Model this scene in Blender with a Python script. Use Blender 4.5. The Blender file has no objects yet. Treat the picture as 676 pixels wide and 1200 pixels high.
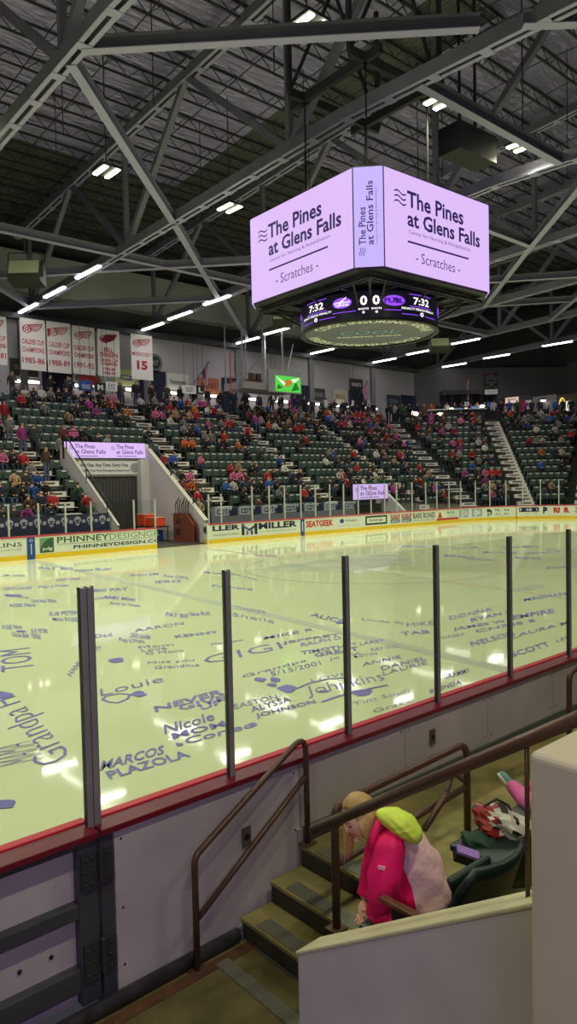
import bpy, math, random
from mathutils import Vector, Matrix
R = random.Random(7)
C = bpy.context.scene.collection
SC = bpy.context.scene
# ------------------------------------------------------------------ camera, world, lights, exposure
F = 840.03
CAM = Vector((0, 0, 2.9665))
RT = Vector((0.7507509, -0.66023052, -0.02165055))
UP = Vector((0.04272706, 0.01582677, 0.99896142))
FW = Vector((0.65920215, 0.75089625, -0.04009167))
cd = bpy.data.cameras.new('camera'); cam = bpy.data.objects.new('camera', cd); C.objects.link(cam)
cd.sensor_fit = 'VERTICAL'; cd.sensor_height = 24.0; cd.lens = F / 1200 * 24
cd.clip_start = 0.05; cd.clip_end = 300
cam.matrix_world = Matrix((( RT.x, UP.x, -FW.x, CAM.x), (RT.y, UP.y, -FW.y, CAM.y), (RT.z, UP.z, -FW.z, CAM.z), (0, 0, 0, 1)))
SC.camera = cam
SC.view_settings.view_transform = 'Standard'
try: SC.view_settings.look = 'None'
except Exception: pass
SC.view_settings.gamma = 1.0
SC.view_settings.use_curve_mapping = False
SC.view_settings.exposure = 0.0
w = bpy.data.worlds.new('world'); SC.world = w; w.use_nodes = True
w.node_tree.nodes['Background'].inputs[0].default_value = (0.75, 0.78, 0.85, 1)
w.node_tree.nodes['Background'].inputs[1].default_value = 0.045
ICE_LAMP_W = 395.0
HOUSE_LAMP_W = 100.0
NEAR_LAMP_W = 330.0
PURPLE_FILL_W = 130.0
TUBE_EMIT = 9.0
SCREEN_EMIT = 1.0

def lamp(name, loc, power, color, size, spread=180, sy=None, aim=None):
    l = bpy.data.lights.new(name, 'AREA'); l.energy = power; l.color = color; l.size = size
    if sy: l.shape = 'RECTANGLE'; l.size_y = sy
    l.spread = math.radians(spread)
    o = bpy.data.objects.new(name, l); C.objects.link(o); o.location = loc
    if aim is not None:
        o.rotation_euler = (Vector(aim) - Vector(loc)).to_track_quat('-Z', 'Y').to_euler()
    return o
ICE_COL = (0.97, 1.0, 0.72)
ICE_X = (-4, 2, 8, 14.2, 20.4, 25.5, 32.2, 38.4, 45.2)
for x_ in ICE_X:
    for y_ in (14.95, 26.9):
        lamp('ice_light_lamp', (x_, y_, 15.6), ICE_LAMP_W, ICE_COL, 0.5, 138, 0.9)
# house lights over the near stand (behind and above the photographer)
for x_ in (-6, 3, 12):
    lamp('house_light_lamp', (x_, -1.5, 12.0), NEAR_LAMP_W, (1, 0.97, 0.62), 2.4, 180, 0.3)
# added purple lamp behind the photographer, standing in for an assumed, unseen video sign
lamp('purple_fill_lamp', (-1.5, -3.2, 4.6), PURPLE_FILL_W, (0.66, 0.52, 1.0), 4.6, 180, 0.9, (0.8, 4.0, 0.6))
# house lights over the far stand, one short row under each truss
for x_ in (9.3, 18, 26.8, 35.2, 43, 51, 59):
    for y_ in (35.5, 41.5):
        lamp('stand_light_lamp', (x_ - 0.4, y_ if x_ < 46 else y_ - 4, 13.9), HOUSE_LAMP_W, (1, 0.97, 0.95), 2.2, 170, 0.2)

# ------------------------------------------------------------------ helpers
def ray(px, py): return RT * ((px - 338) / F) + UP * ((600 - py) / F) + FW
def onZ(px, py, z=0.0): d = ray(px, py); return CAM + d * ((z - CAM.z) / d.z)
def onY(px, py, y): d = ray(px, py); return CAM + d * (y / d.y)
def onX(px, py, x): d = ray(px, py); return CAM + d * (x / d.x)
def dep(px, py, k): return CAM + ray(px, py) * k
def proj(p):
    q = Vector(p) - CAM; z = q.dot(FW); return (338 + F * q.dot(RT) / z, 600 - F * q.dot(UP) / z, z)

def lin(c): return tuple((x / 255 / 12.92 if x / 255 <= .04045 else ((x / 255 + .055) / 1.055) ** 2.4) for x in c) + (1,)
MATS = {}
def M(name, rgb=(128, 128, 128), rough=.6, metal=0., spec=.5, noise=None, bump=None, emit=None, estr=1.0, coat=0.):
    if name in MATS: return MATS[name]
    m = bpy.data.materials.new(name); m.use_nodes = True; nt = m.node_tree; b = nt.nodes['Principled BSDF']
    b.inputs['Base Color'].default_value = lin(rgb); b.inputs['Roughness'].default_value = rough
    b.inputs['Metallic'].default_value = metal; b.inputs['Specular IOR Level'].default_value = spec
    b.inputs['Coat Weight'].default_value = coat
    if noise or bump:
        tc = nt.nodes.new('ShaderNodeTexCoord')
    if noise:
        n = nt.nodes.new('ShaderNodeTexNoise'); n.inputs['Scale'].default_value = noise[0]; n.inputs['Detail'].default_value = 5
        r = nt.nodes.new('ShaderNodeValToRGB'); a = noise[1]
        r.color_ramp.elements[0].position = .35; r.color_ramp.elements[1].position = .7
        c = lin(rgb); r.color_ramp.elements[0].color = tuple(x * (1 - a) for x in c[:3]) + (1,)
        r.color_ramp.elements[1].color = tuple(min(1, x * (1 + a * .5)) for x in c[:3]) + (1,)
        nt.links.new(tc.outputs['Object'], n.inputs['Vector']); nt.links.new(n.outputs['Fac'], r.inputs['Fac'])
        nt.links.new(r.outputs['Color'], b.inputs['Base Color'])
    if bump:
        n2 = nt.nodes.new('ShaderNodeTexNoise'); n2.inputs['Scale'].default_value = bump[0]; n2.inputs['Detail'].default_value = 3
        bp = nt.nodes.new('ShaderNodeBump'); bp.inputs['Strength'].default_value = bump[1]; bp.inputs['Distance'].default_value = bump[2] if len(bump) > 2 else .02
        nt.links.new(tc.outputs['Object'], n2.inputs['Vector']); nt.links.new(n2.outputs['Fac'], bp.inputs['Height'])
        nt.links.new(bp.outputs['Normal'], b.inputs['Normal'])
    if emit:
        b.inputs['Emission Color'].default_value = lin(emit); b.inputs['Emission Strength'].default_value = estr
    MATS[name] = m; return m

WL = {}
class MB:
    def __init__(s): s.v = []; s.f = []; s.mi = []
    def add(s, vs, fs, mi=0):
        n = len(s.v); s.v += [tuple(p) for p in vs]; s.f += [tuple(i + n for i in q) for q in fs]; s.mi += [mi] * len(fs); return s
    def obox(s, c, ax, h, mi=0):
        c = Vector(c); a, b, d = [Vector(x) for x in ax]
        vs = [c + a * (i * h[0]) + b * (j * h[1]) + d * (k * h[2]) for k in (-1, 1) for j in (-1, 1) for i in (-1, 1)]
        return s.add(vs, [(0, 2, 3, 1), (4, 5, 7, 6), (0, 1, 5, 4), (2, 6, 7, 3), (0, 4, 6, 2), (1, 3, 7, 5)], mi)
    def box(s, x0, x1, y0, y1, z0, z1, mi=0):
        return s.obox(((x0 + x1) / 2, (y0 + y1) / 2, (z0 + z1) / 2), ((1, 0, 0), (0, 1, 0), (0, 0, 1)), (abs(x1 - x0) / 2, abs(y1 - y0) / 2, abs(z1 - z0) / 2), mi)
    def beam(s, p, q, w, h=None, up=(0, 0, 1), mi=0):
        p = Vector(p); q = Vector(q); d = (q - p); L = d.length; d.normalize(); up = Vector(up)
        if abs(d.dot(up)) > .98: up = Vector((0, 1, 0))
        sd = d.cross(up).normalized(); u = sd.cross(d)
        return s.obox((p + q) / 2, (d, sd, u), (L / 2, w / 2, (h or w) / 2), mi)
    def tube(s, pts, r, n=10, mi=0, cap=True, flat=1.0):
        pts = [Vector(p) for p in pts]; rr = r if isinstance(r, (list, tuple)) else [r] * len(pts)
        t0 = (pts[1] - pts[0]).normalized(); u = t0.orthogonal().normalized(); rings = []; vs = []
        for i, p in enumerate(pts):
            t = (pts[min(i + 1, len(pts) - 1)] - pts[max(i - 1, 0)]).normalized()
            u = (u - t * u.dot(t)).normalized(); b = t.cross(u)
            k = 1.0
            if 0 < i < len(pts) - 1:
                ca = (pts[i] - pts[i - 1]).normalized().dot((pts[i + 1] - pts[i]).normalized()); k = 1 / max(.5, math.sqrt((1 + ca) / 2))
            for j in range(n):
                a = 2 * math.pi * j / n; vs.append(p + (u * math.cos(a) + b * math.sin(a) * flat) * rr[i] * (1 + (k - 1) * .5))
        fs = []
        for i in range(len(pts) - 1):
            for j in range(n):
                a = i * n + j; b2 = i * n + (j + 1) % n; fs.append((a, b2, b2 + n, a + n))
        if cap: fs += [tuple(range(n - 1, -1, -1)), tuple(range((len(pts) - 1) * n, len(pts) * n))]
        return s.add(vs, fs, mi)
    def prism(s, poly, off, mi=0):
        off = Vector(off); p = [Vector(x) for x in poly]; n = len(p)
        return s.add(p + [x + off for x in p], [tuple(range(n - 1, -1, -1)), tuple(range(n, 2 * n))] + [(i, (i + 1) % n, (i + 1) % n + n, i + n) for i in range(n)], mi)
    def ball(s, c, r, ax=((1, 0, 0), (0, 1, 0), (0, 0, 1)), nu=12, nv=8, mi=0, fn=None):
        c = Vector(c); ax = [Vector(a) for a in ax]; r = r if isinstance(r, (list, tuple)) else (r, r, r); vs = []; fs = []
        for i in range(nv + 1):
            t = math.pi * i / nv
            for j in range(nu):
                a = 2 * math.pi * j / nu; l = [math.sin(t) * math.cos(a), math.sin(t) * math.sin(a), math.cos(t)]
                if fn: l = fn(l)
                vs.append(c + ax[0] * l[0] * r[0] + ax[1] * l[1] * r[1] + ax[2] * l[2] * r[2])
        for i in range(nv):
            for j in range(nu):
                a = i * nu + j; b = i * nu + (j + 1) % nu; fs.append((a, a + nu, b + nu, b))
        return s.add(vs, fs, mi)
    def quad(s, a, b, c, d, mi=0): return s.add([a, b, c, d], [(0, 1, 2, 3)], mi)
    def mesh(s, name, mats, smooth=False):
        me = bpy.data.meshes.new(name); me.from_pydata(s.v, [], s.f)
        for m in (mats if isinstance(mats, (list, tuple)) else [mats]): me.materials.append(m)
        me.polygons.foreach_set('material_index', s.mi)
        if smooth: me.polygons.foreach_set('use_smooth', [True] * len(s.f))
        me.update(); return me
    def build(s, name, mats, parent=None, smooth=False, bevel=0, seg=2):
        o = bpy.data.objects.new(name, s.mesh(name, mats, smooth)); return place(o, parent, bevel, seg)
def place(o, parent=None, bevel=0, seg=2):
    C.objects.link(o)
    if parent is not None:
        o.parent = parent; o.location = -WL.get(parent.name, Vector((0, 0, 0)))
    WL[o.name] = Vector((0, 0, 0))
    if bevel:
        b = o.modifiers.new('bevel', 'BEVEL'); b.width = bevel; b.segments = seg; b.limit_method = 'ANGLE'
    return o
def tag(o, label=None, cat=None, group=None, kind=None):
    if label: o['label'] = label
    if cat: o['category'] = cat
    if group: o['group'] = group
    if kind: o['kind'] = kind
    return o
def thing(name, loc, label, cat, group=None, kind=None):
    o = bpy.data.objects.new(name, None); C.objects.link(o); o.location = loc; o.empty_display_size = .1
    WL[o.name] = Vector(loc); return tag(o, label, cat, group, kind)
def struct(o, label=None, cat=None): return tag(o, label, cat, None, 'structure')
ORD = ['zeroth', 'first', 'second', 'third', 'fourth', 'fifth', 'sixth', 'seventh', 'eighth', 'ninth', 'tenth', 'eleventh', 'twelfth', 'thirteenth', 'fourteenth', 'fifteenth', 'sixteenth', 'seventeenth', 'eighteenth', 'nineteenth', 'twentieth'] + ['twenty-' + x for x in ('first', 'second', 'third', 'fourth', 'fifth', 'sixth', 'seventh', 'eighth', 'ninth')] + ['thirtieth'] + ['thirty-' + x for x in ('first', 'second', 'third', 'fourth', 'fifth', 'sixth', 'seventh', 'eighth', 'ninth')] + ['fortieth']

TXT = {}
def txt(s, bold=0.0, shear=0.0):
    """flat letter outlines scaled into the unit square: list of (x,y), faces, width/height ratio"""
    k = (s, bold, shear)
    if k in TXT: return TXT[k]
    cu = bpy.data.curves.new('t', 'FONT'); cu.body = s; cu.size = 1; cu.offset = bold; cu.shear = shear; cu.resolution_u = 2; cu.fill_mode = 'FRONT' if hasattr(cu, 'fill_mode') else 'BOTH'
    cu.space_line = .95; cu.align_x = 'CENTER'
    o = bpy.data.objects.new('t', cu); me = o.to_mesh()
    vs = [(v.co.x, v.co.y) for v in me.vertices]; fs = [tuple(p.vertices) for p in me.polygons]
    o.to_mesh_clear(); bpy.data.objects.remove(o); bpy.data.curves.remove(cu)
    if not vs: vs = [(0, 0), (1, 0), (0, 1)]; fs = []
    x0 = min(v[0] for v in vs); x1 = max(v[0] for v in vs); y0 = min(v[1] for v in vs); y1 = max(v[1] for v in vs)
    TXT[k] = ([((x - x0) / max(x1 - x0, 1e-6), (y - y0) / max(y1 - y0, 1e-6)) for x, y in vs], fs, (x1 - x0) / max(y1 - y0, 1e-6)); return TXT[k]
def text(mb, s, o, ux, uy, mi=0, bold=.01, shear=0.0):
    """letters filling the parallelogram o, o+ux, o+uy"""
    o = Vector(o); ux = Vector(ux); uy = Vector(uy); v, f, _ = txt(s, bold, shear)
    return mb.add([o + ux * a + uy * b for a, b in v], f, mi)
def text_in(mb, s, o, ux, uy, u0, v0, u1, v1, mi=0, bold=.01, shear=0.):
    """o/ux/uy span a panel; text fills the sub-rectangle u0..u1, v0..v1 of it"""
    o = Vector(o); ux = Vector(ux); uy = Vector(uy)
    return text(mb, s, o + ux * u0 + uy * v0, ux * (u1 - u0), uy * (v1 - v0), mi, bold, shear)

def evalmesh(me, sub=1, skin_r=None, root=0):
    o = bpy.data.objects.new('tmp', me); C.objects.link(o)
    if skin_r:
        md = o.modifiers.new('s', 'SKIN'); md.use_smooth_shade = True
        sv = me.skin_vertices[0].data if me.skin_vertices else None
        for i, r in enumerate(skin_r): sv[i].radius = r if isinstance(r, tuple) else (r, r); sv[i].use_root = (i == root)
    if sub: m2 = o.modifiers.new('u', 'SUBSURF'); m2.levels = sub
    bpy.context.view_layer.update(); dg = bpy.context.evaluated_depsgraph_get()
    out = bpy.data.meshes.new_from_object(o.evaluated_get(dg)); bpy.data.objects.remove(o); bpy.data.meshes.remove(me); return out
def skin(name, J, B, sub=1, root='pelvis'):
    """J: name -> (x,y,z,r or (rx,ry)); B: list of (a,b,region). Returns verts, faces, region per face."""
    ks = list(J); ix = {k: i for i, k in enumerate(ks)}
    me = bpy.data.meshes.new(name); me.from_pydata([J[k][:3] for k in ks], [(ix[a], ix[b]) for a, b, _ in B], [])
    tmp = bpy.data.objects.new('tmp0', me); C.objects.link(tmp); bpy.context.view_layer.objects.active = tmp
    md = tmp.modifiers.new('s', 'SKIN'); md.use_smooth_shade = True
    lay = me.skin_vertices[0].data
    for i, k in enumerate(ks):
        r = J[k][3]; lay[i].radius = r if isinstance(r, tuple) else (r, r); lay[i].use_root = (k == root)
    if sub: m2 = tmp.modifiers.new('u', 'SUBSURF'); m2.levels = sub
    bpy.context.view_layer.update(); dg = bpy.context.evaluated_depsgraph_get()
    out = bpy.data.meshes.new_from_object(tmp.evaluated_get(dg))
    vs = [v.co.copy() for v in out.vertices]; fs = [tuple(p.vertices) for p in out.polygons]; reg = []
    for p in out.polygons:
        c = p.center; best = 9e9; rg = 0
        for a, b, r_ in B:
            A = Vector(J[a][:3]); Bv = Vector(J[b][:3]); d = Bv - A; t = max(0, min(1, (c - A).dot(d) / max(d.length_squared, 1e-9)))
            ra = J[a][3]; rb = J[b][3]; ra = max(ra) if isinstance(ra, tuple) else ra; rb = max(rb) if isinstance(rb, tuple) else rb
            q = (c - A - d * t).length / (ra + (rb - ra) * t)
            if q < best: best = q; rg = r_
        reg.append(rg)
    bpy.data.objects.remove(tmp); bpy.data.meshes.remove(me); bpy.data.meshes.remove(out)
    return vs, fs, reg

# ------------------------------------------------------------------ materials
def ice_material():
    m = bpy.data.materials.new('ice'); m.use_nodes = True; nt = m.node_tree; b = nt.nodes['Principled BSDF']
    tc = nt.nodes.new('ShaderNodeTexCoord'); n = nt.nodes.new('ShaderNodeTexNoise'); n.inputs['Scale'].default_value = .22; n.inputs['Detail'].default_value = 6
    r = nt.nodes.new('ShaderNodeValToRGB'); r.color_ramp.elements[0].color = lin((216, 224, 184)); r.color_ramp.elements[1].color = lin((228, 235, 194))
    n2 = nt.nodes.new('ShaderNodeTexNoise'); n2.inputs['Scale'].default_value = 3.0; n2.inputs['Detail'].default_value = 6
    mp = nt.nodes.new('ShaderNodeMapping'); mp.inputs['Scale'].default_value = (1, .3, 1); mp.inputs['Rotation'].default_value = (0, 0, .5)
    rr = nt.nodes.new('ShaderNodeMapRange'); rr.inputs['To Min'].default_value = .03; rr.inputs['To Max'].default_value = .075
    L = nt.links.new
    L(tc.outputs['Object'], n.inputs['Vector']); L(n.outputs['Fac'], r.inputs['Fac']); L(r.outputs['Color'], b.inputs['Base Color'])
    L(tc.outputs['Object'], mp.inputs['Vector']); L(mp.outputs['Vector'], n2.inputs['Vector']); L(n2.outputs['Fac'], rr.inputs['Value']); L(rr.outputs['Result'], b.inputs['Roughness'])
    b.inputs['IOR'].default_value = 1.31; b.inputs['Specular IOR Level'].default_value = .5
    return m
def glass_material(name, tint=(.97, .99, .98), refl=1.0):
    m = bpy.data.materials.new(name); m.use_nodes = True; nt = m.node_tree; nt.nodes.clear()
    out = nt.nodes.new('ShaderNodeOutputMaterial'); mx = nt.nodes.new('ShaderNodeMixShader'); tr = nt.nodes.new('ShaderNodeBsdfTransparent'); gl = nt.nodes.new('ShaderNodeBsdfGlossy')
    fr = nt.nodes.new('ShaderNodeFresnel'); fr.inputs['IOR'].default_value = 1.3
    ml = nt.nodes.new('ShaderNodeMath'); ml.operation = 'MULTIPLY'; ml.inputs[1].default_value = .6 * refl
    tr.inputs['Color'].default_value = tint + (1,); gl.inputs['Roughness'].default_value = .02
    L = nt.links.new; L(fr.outputs[0], ml.inputs[0]); L(ml.outputs[0], mx.inputs[0]); L(tr.outputs[0], mx.inputs[1]); L(gl.outputs[0], mx.inputs[2]); L(mx.outputs[0], out.inputs[0])
    return m
def foil_material():
    m = bpy.data.materials.new('foil_insulation'); m.use_nodes = True; nt = m.node_tree; b = nt.nodes['Principled BSDF']; L = nt.links.new
    b.inputs['Base Color'].default_value = lin((190, 180, 226)); b.inputs['Metallic'].default_value = .5; b.inputs['Roughness'].default_value = .3
    tc = nt.nodes.new('ShaderNodeTexCoord'); mp = nt.nodes.new('ShaderNodeMapping'); mp.inputs['Scale'].default_value = (.55, 2.6, 1)
    n = nt.nodes.new('ShaderNodeTexNoise'); n.inputs['Scale'].default_value = 1.5; n.inputs['Detail'].default_value = 6; n.inputs['Distortion'].default_value = .8
    bp = nt.nodes.new('ShaderNodeBump'); bp.inputs['Strength'].default_value = .9; bp.inputs['Distance'].default_value = .5
    L(tc.outputs['Object'], mp.inputs['Vector']); L(mp.outputs['Vector'], n.inputs['Vector']); L(n.outputs['Fac'], bp.inputs['Height']); L(bp.outputs['Normal'], b.inputs['Normal'])
    return m
def deck_material():
    m = bpy.data.materials.new('corrugated_deck'); m.use_nodes = True; nt = m.node_tree; b = nt.nodes['Principled BSDF']; L = nt.links.new
    b.inputs['Base Color'].default_value = lin((92, 92, 90)); b.inputs['Roughness'].default_value = .6
    tc = nt.nodes.new('ShaderNodeTexCoord'); wv = nt.nodes.new('ShaderNodeTexWave'); wv.bands_direction = 'X'; wv.inputs['Scale'].default_value = 1.6; wv.inputs['Distortion'].default_value = 0
    bp = nt.nodes.new('ShaderNodeBump'); bp.inputs['Strength'].default_value = .8; bp.inputs['Distance'].default_value = .08
    L(tc.outputs['Object'], wv.inputs['Vector']); L(wv.outputs['Fac'], bp.inputs['Height']); L(bp.outputs['Normal'], b.inputs['Normal'])
    return m
def tread_material():
    m = bpy.data.materials.new('diamond_plate'); m.use_nodes = True; nt = m.node_tree; b = nt.nodes['Principled BSDF']; L = nt.links.new
    b.inputs['Base Color'].default_value = lin((120, 122, 112)); b.inputs['Roughness'].default_value = .5; b.inputs['Metallic'].default_value = .3
    tc = nt.nodes.new('ShaderNodeTexCoord'); ck = nt.nodes.new('ShaderNodeTexChecker'); ck.inputs['Scale'].default_value = 80
    ck.inputs['Color1'].default_value = lin((124, 126, 112)); ck.inputs['Color2'].default_value = lin((92, 94, 84))
    mp = nt.nodes.new('ShaderNodeMapping'); mp.inputs['Rotation'].default_value = (0, 0, .785)
    L(tc.outputs['Object'], mp.inputs['Vector']); L(mp.outputs['Vector'], ck.inputs['Vector']); L(ck.outputs['Color'], b.inputs['Base Color'])
    return m
def person_mats():
    out = []
    for nm in ('crowd_top', 'crowd_top_massed'):
        m = bpy.data.materials.new(nm); m.use_nodes = True; nt = m.node_tree; b = nt.nodes['Principled BSDF']; b.inputs['Roughness'].default_value = .85
        if nm == 'crowd_top':
            oi = nt.nodes.new('ShaderNodeObjectInfo'); nt.links.new(oi.outputs['Color'], b.inputs['Base Color'])
        else:
            at = nt.nodes.new('ShaderNodeVertexColor'); at.layer_name = 'top'; nt.links.new(at.outputs['Color'], b.inputs['Base Color'])
        out.append(m)
    for nm, stops in (('crowd_trousers', [(22, 24, 34), (40, 50, 80), (20, 20, 22), (70, 80, 105), (60, 55, 50)]), ('crowd_hair', [(30, 22, 18), (70, 48, 30), (24, 20, 20), (140, 105, 65), (110, 104, 100)])):
        m = bpy.data.materials.new(nm); m.use_nodes = True; nt = m.node_tree; b = nt.nodes['Principled BSDF']; b.inputs['Roughness'].default_value = .8
        oi = nt.nodes.new('ShaderNodeObjectInfo'); r = nt.nodes.new('ShaderNodeValToRGB'); r.color_ramp.interpolation = 'CONSTANT'
        while len(r.color_ramp.elements) < len(stops): r.color_ramp.elements.new(.5)
        for i, c in enumerate(stops): r.color_ramp.elements[i].position = i / len(stops); r.color_ramp.elements[i].color = lin(c)
        nt.links.new(oi.outputs['Random'], r.inputs['Fac']); nt.links.new(r.outputs['Color'], b.inputs['Base Color']); out.append(m)
    return out
ICE = ice_material(); GLASS = glass_material('rink_glass', (.97, .99, .98), .25); GLASSF = glass_material('far_rink_glass', (.93, .95, .95), .3)
FOIL = foil_material(); DECK = deck_material(); TREAD = tread_material()
TOP, TOPM, TROU, HAIR = person_mats()
SKIN = M('skin', (205, 150, 125), .6)
STEEL = M('painted_steel', (124, 122, 142), .5, .0, .4, (1.5, .12))
STEELD = M('dark_steel', (58, 58, 66), .55, 0, .4)
JOIST = M('joist_paint', (52, 50, 55), .6)
CONC = M('worn_concrete', (142, 132, 84), .75, 0, .3, (2.2, .45), (14, .15))
CONCD = M('stained_concrete', (104, 95, 58), .6, 0, .4, (2.5, .5), (14, .15))
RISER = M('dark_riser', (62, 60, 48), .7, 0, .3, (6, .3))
RAIL = M('brown_rail_paint', (92, 66, 58), .38, .25, .5, (9, .15))
POST = M('aluminium_post', (142, 138, 144), .45, .2, .5, (3, .15))
POSTD = M('post_gasket', (44, 43, 46), .6)
RED = M('red_cap_shaded', (108, 10, 36), .35, 0, .5, (5, .1))  # cap face darkened: its shade is put into the red
REDL = M('red_cap_lit', (206, 30, 54), .35, 0, .5)  # brighter copy of the cap red: light from above put into the colour
BOARDW = M('scuffed_white_board', (178, 168, 172), .55, 0, .4, (1.6, .16))
BLACK = M('black_paint', (18, 18, 20), .5)
GATE = M('gate_frame_steel', (72, 72, 82), .45, .3, .5, (4, .25))
WALLP = M('lavender_white_stucco', (200, 192, 198), .85, 0, .2, (4, .06), (60, .12, .006))
WALLT = M('cream_wall_cap', (206, 198, 168), .7, 0, .2, (6, .12))
PILLAR = M('beige_pillar_paint', (196, 188, 164), .55, 0, .4, (2, .05))
WHITEB = M('white_dasher', (226, 230, 216), .35, 0, .5, (.8, .05))
YEL = M('yellow_kick', (236, 196, 40), .4)
BLUE = M('blue_strip', (36, 74, 150), .4)
NAVY = M('navy_ink', (30, 34, 74), .5)
GREY = M('grey_ink', (108, 112, 124), .5)
GREENI = M('green_ink', (52, 92, 66), .5)
GREENL = M('light_green_ink', (112, 150, 112), .5)
REDI = M('red_ink', (196, 44, 44), .5)
BLKI = M('black_ink', (34, 36, 40), .5)
TEAL = M('teal_ink', (50, 140, 130), .5)
WHT = M('white_paint', (225, 225, 225), .5)
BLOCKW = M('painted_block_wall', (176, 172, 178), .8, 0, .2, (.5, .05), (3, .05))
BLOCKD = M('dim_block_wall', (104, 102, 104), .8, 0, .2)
DOORB = M('navy_curtain', (34, 38, 66), .8)
TERR = M('terrace_concrete', (50, 52, 54), .85, 0, .2, (.8, .2))
STAIRW = M('pale_stair_concrete', (214, 208, 204), .8, 0, .2, (1.2, .15))
SEATM = M('green_seat_plastic', (66, 80, 76), .35, 0, .6)
SEATW = M('seat_number_plate', (215, 215, 210), .5)
SCRB = M('screen_housing', (34, 30, 40), .6)
SCR = M('screen_lavender', (20, 18, 24), .4, emit=(224, 190, 250), estr=SCREEN_EMIT)
SCRV = M('screen_violet', (20, 18, 24), .4, emit=(200, 180, 255), estr=SCREEN_EMIT)
SCRT = M('screen_text_navy', (20, 18, 24), .4, emit=(48, 40, 92), estr=.9)
SCRD = M('screen_dark', (12, 11, 18), .35, emit=(16, 14, 26), estr=1)
LEDW = M('led_white', (30, 30, 30), .4, emit=(255, 250, 255), estr=1.3)
LEDP = M('led_purple', (30, 20, 60), .4, emit=(140, 70, 240), estr=1.4)
TUBE = M('lit_tube', (240, 240, 235), .4, emit=(255, 252, 246), estr=TUBE_EMIT)
TUBEY = M('lit_lamp', (240, 240, 220), .4, emit=(255, 252, 205), estr=14)
INK = M('blue_ice_paint', (124, 120, 196), .35, 0, .4, (1.2, .3))
INKF = M('faint_ice_paint', (190, 196, 176), .3, 0, .4, (.6, .08))
REDF = M('faint_red_ice_paint', (196, 180, 156), .3)

# ------------------------------------------------------------------ setting: ice, floors, terraces, walls, roof
NB = 3.85            # outer face of the near boards
YN = 4.02            # ice side of the near boards
YF = 29.75           # ice side of the far boards
XE = 50.0; RC = 8.5  # right end of the ice, corner radius
XL = -11.0
YC = YF - RC
def bpath(s):
    """far dasher board line by arc length: s = X along the far side, then round the corner, then along the end"""
    a0 = XE - RC
    if s <= a0: return Vector((s, YF, 0)), Vector((0, -1, 0)), Vector((1, 0, 0))
    th = (s - a0) / RC
    if th <= math.pi / 2:
        n = Vector((math.sin(th), math.cos(th), 0)); return Vector((a0, YC, 0)) + n * RC, -n, Vector((n.y, -n.x, 0))
    return Vector((XE, YC - (s - a0 - RC * math.pi / 2), 0)), Vector((-1, 0, 0)), Vector((0, -1, 0))
S_END = XE - RC + RC * math.pi / 2 + 14
mb = MB()
poly = [(XL, YN), (XE, YN)] + [tuple(bpath(s)[0][:2]) for s in [S_END - 14 - i * RC * math.pi / 2 / 12 for i in range(13)]] + [(XL, YF)]
mb.add([(x, y, 0) for x, y in poly], [tuple(range(len(poly)))])
ice = struct(mb.build('ice_sheet', ICE), 'pale yellow green sheet of rink ice with blue painted names', 'ice')
# faint lines under the ice
mb = MB()
def line(p, q, w_, z=.003, mi=0):
    p = Vector(p); q = Vector(q); d = (q - p).normalized(); n = Vector((-d.y, d.x, 0)) * (w_ / 2)
    mb.quad((*(p - n)[:2], z), (*(q - n)[:2], z), (*(q + n)[:2], z), (*(p + n)[:2], z), mi)
line((11.6, 29.6, 0), (9.6, YN + .05, 0), .3)
line((19.5, 29.6, 0), (16.0, YN + .05, 0), .18, .003, 1)
for k in range(64):
    a, b = 2 * math.pi * k / 64, 2 * math.pi * (k + 1) / 64
    line((18.9 + 4.57 * math.cos(a), 17 + 4.57 * math.sin(a), 0), (18.9 + 4.57 * math.cos(b), 17 + 4.57 * math.sin(b), 0), .06, .004, 1)
mb.build('faint_rink_lines', [INKF, REDF], ice)
mb = MB()
for cx, cy, rx, ry in ((18.9, 18.2, 3.1, 2.0), (17.6, 10.2, .7, .3)):
    mb.add([(cx + rx * math.cos(t) * (1 + .2 * math.sin(3 * t)), cy + ry * math.sin(t) * (1 + .15 * math.cos(2 * t)), .002) for t in [2 * math.pi * i / 28 for i in range(28)]], [tuple(range(28))])
mb.build('faint_centre_logo', M('faint_logo_paint', (186, 190, 170), .3, 0, .4, (.9, .2)), ice)

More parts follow.
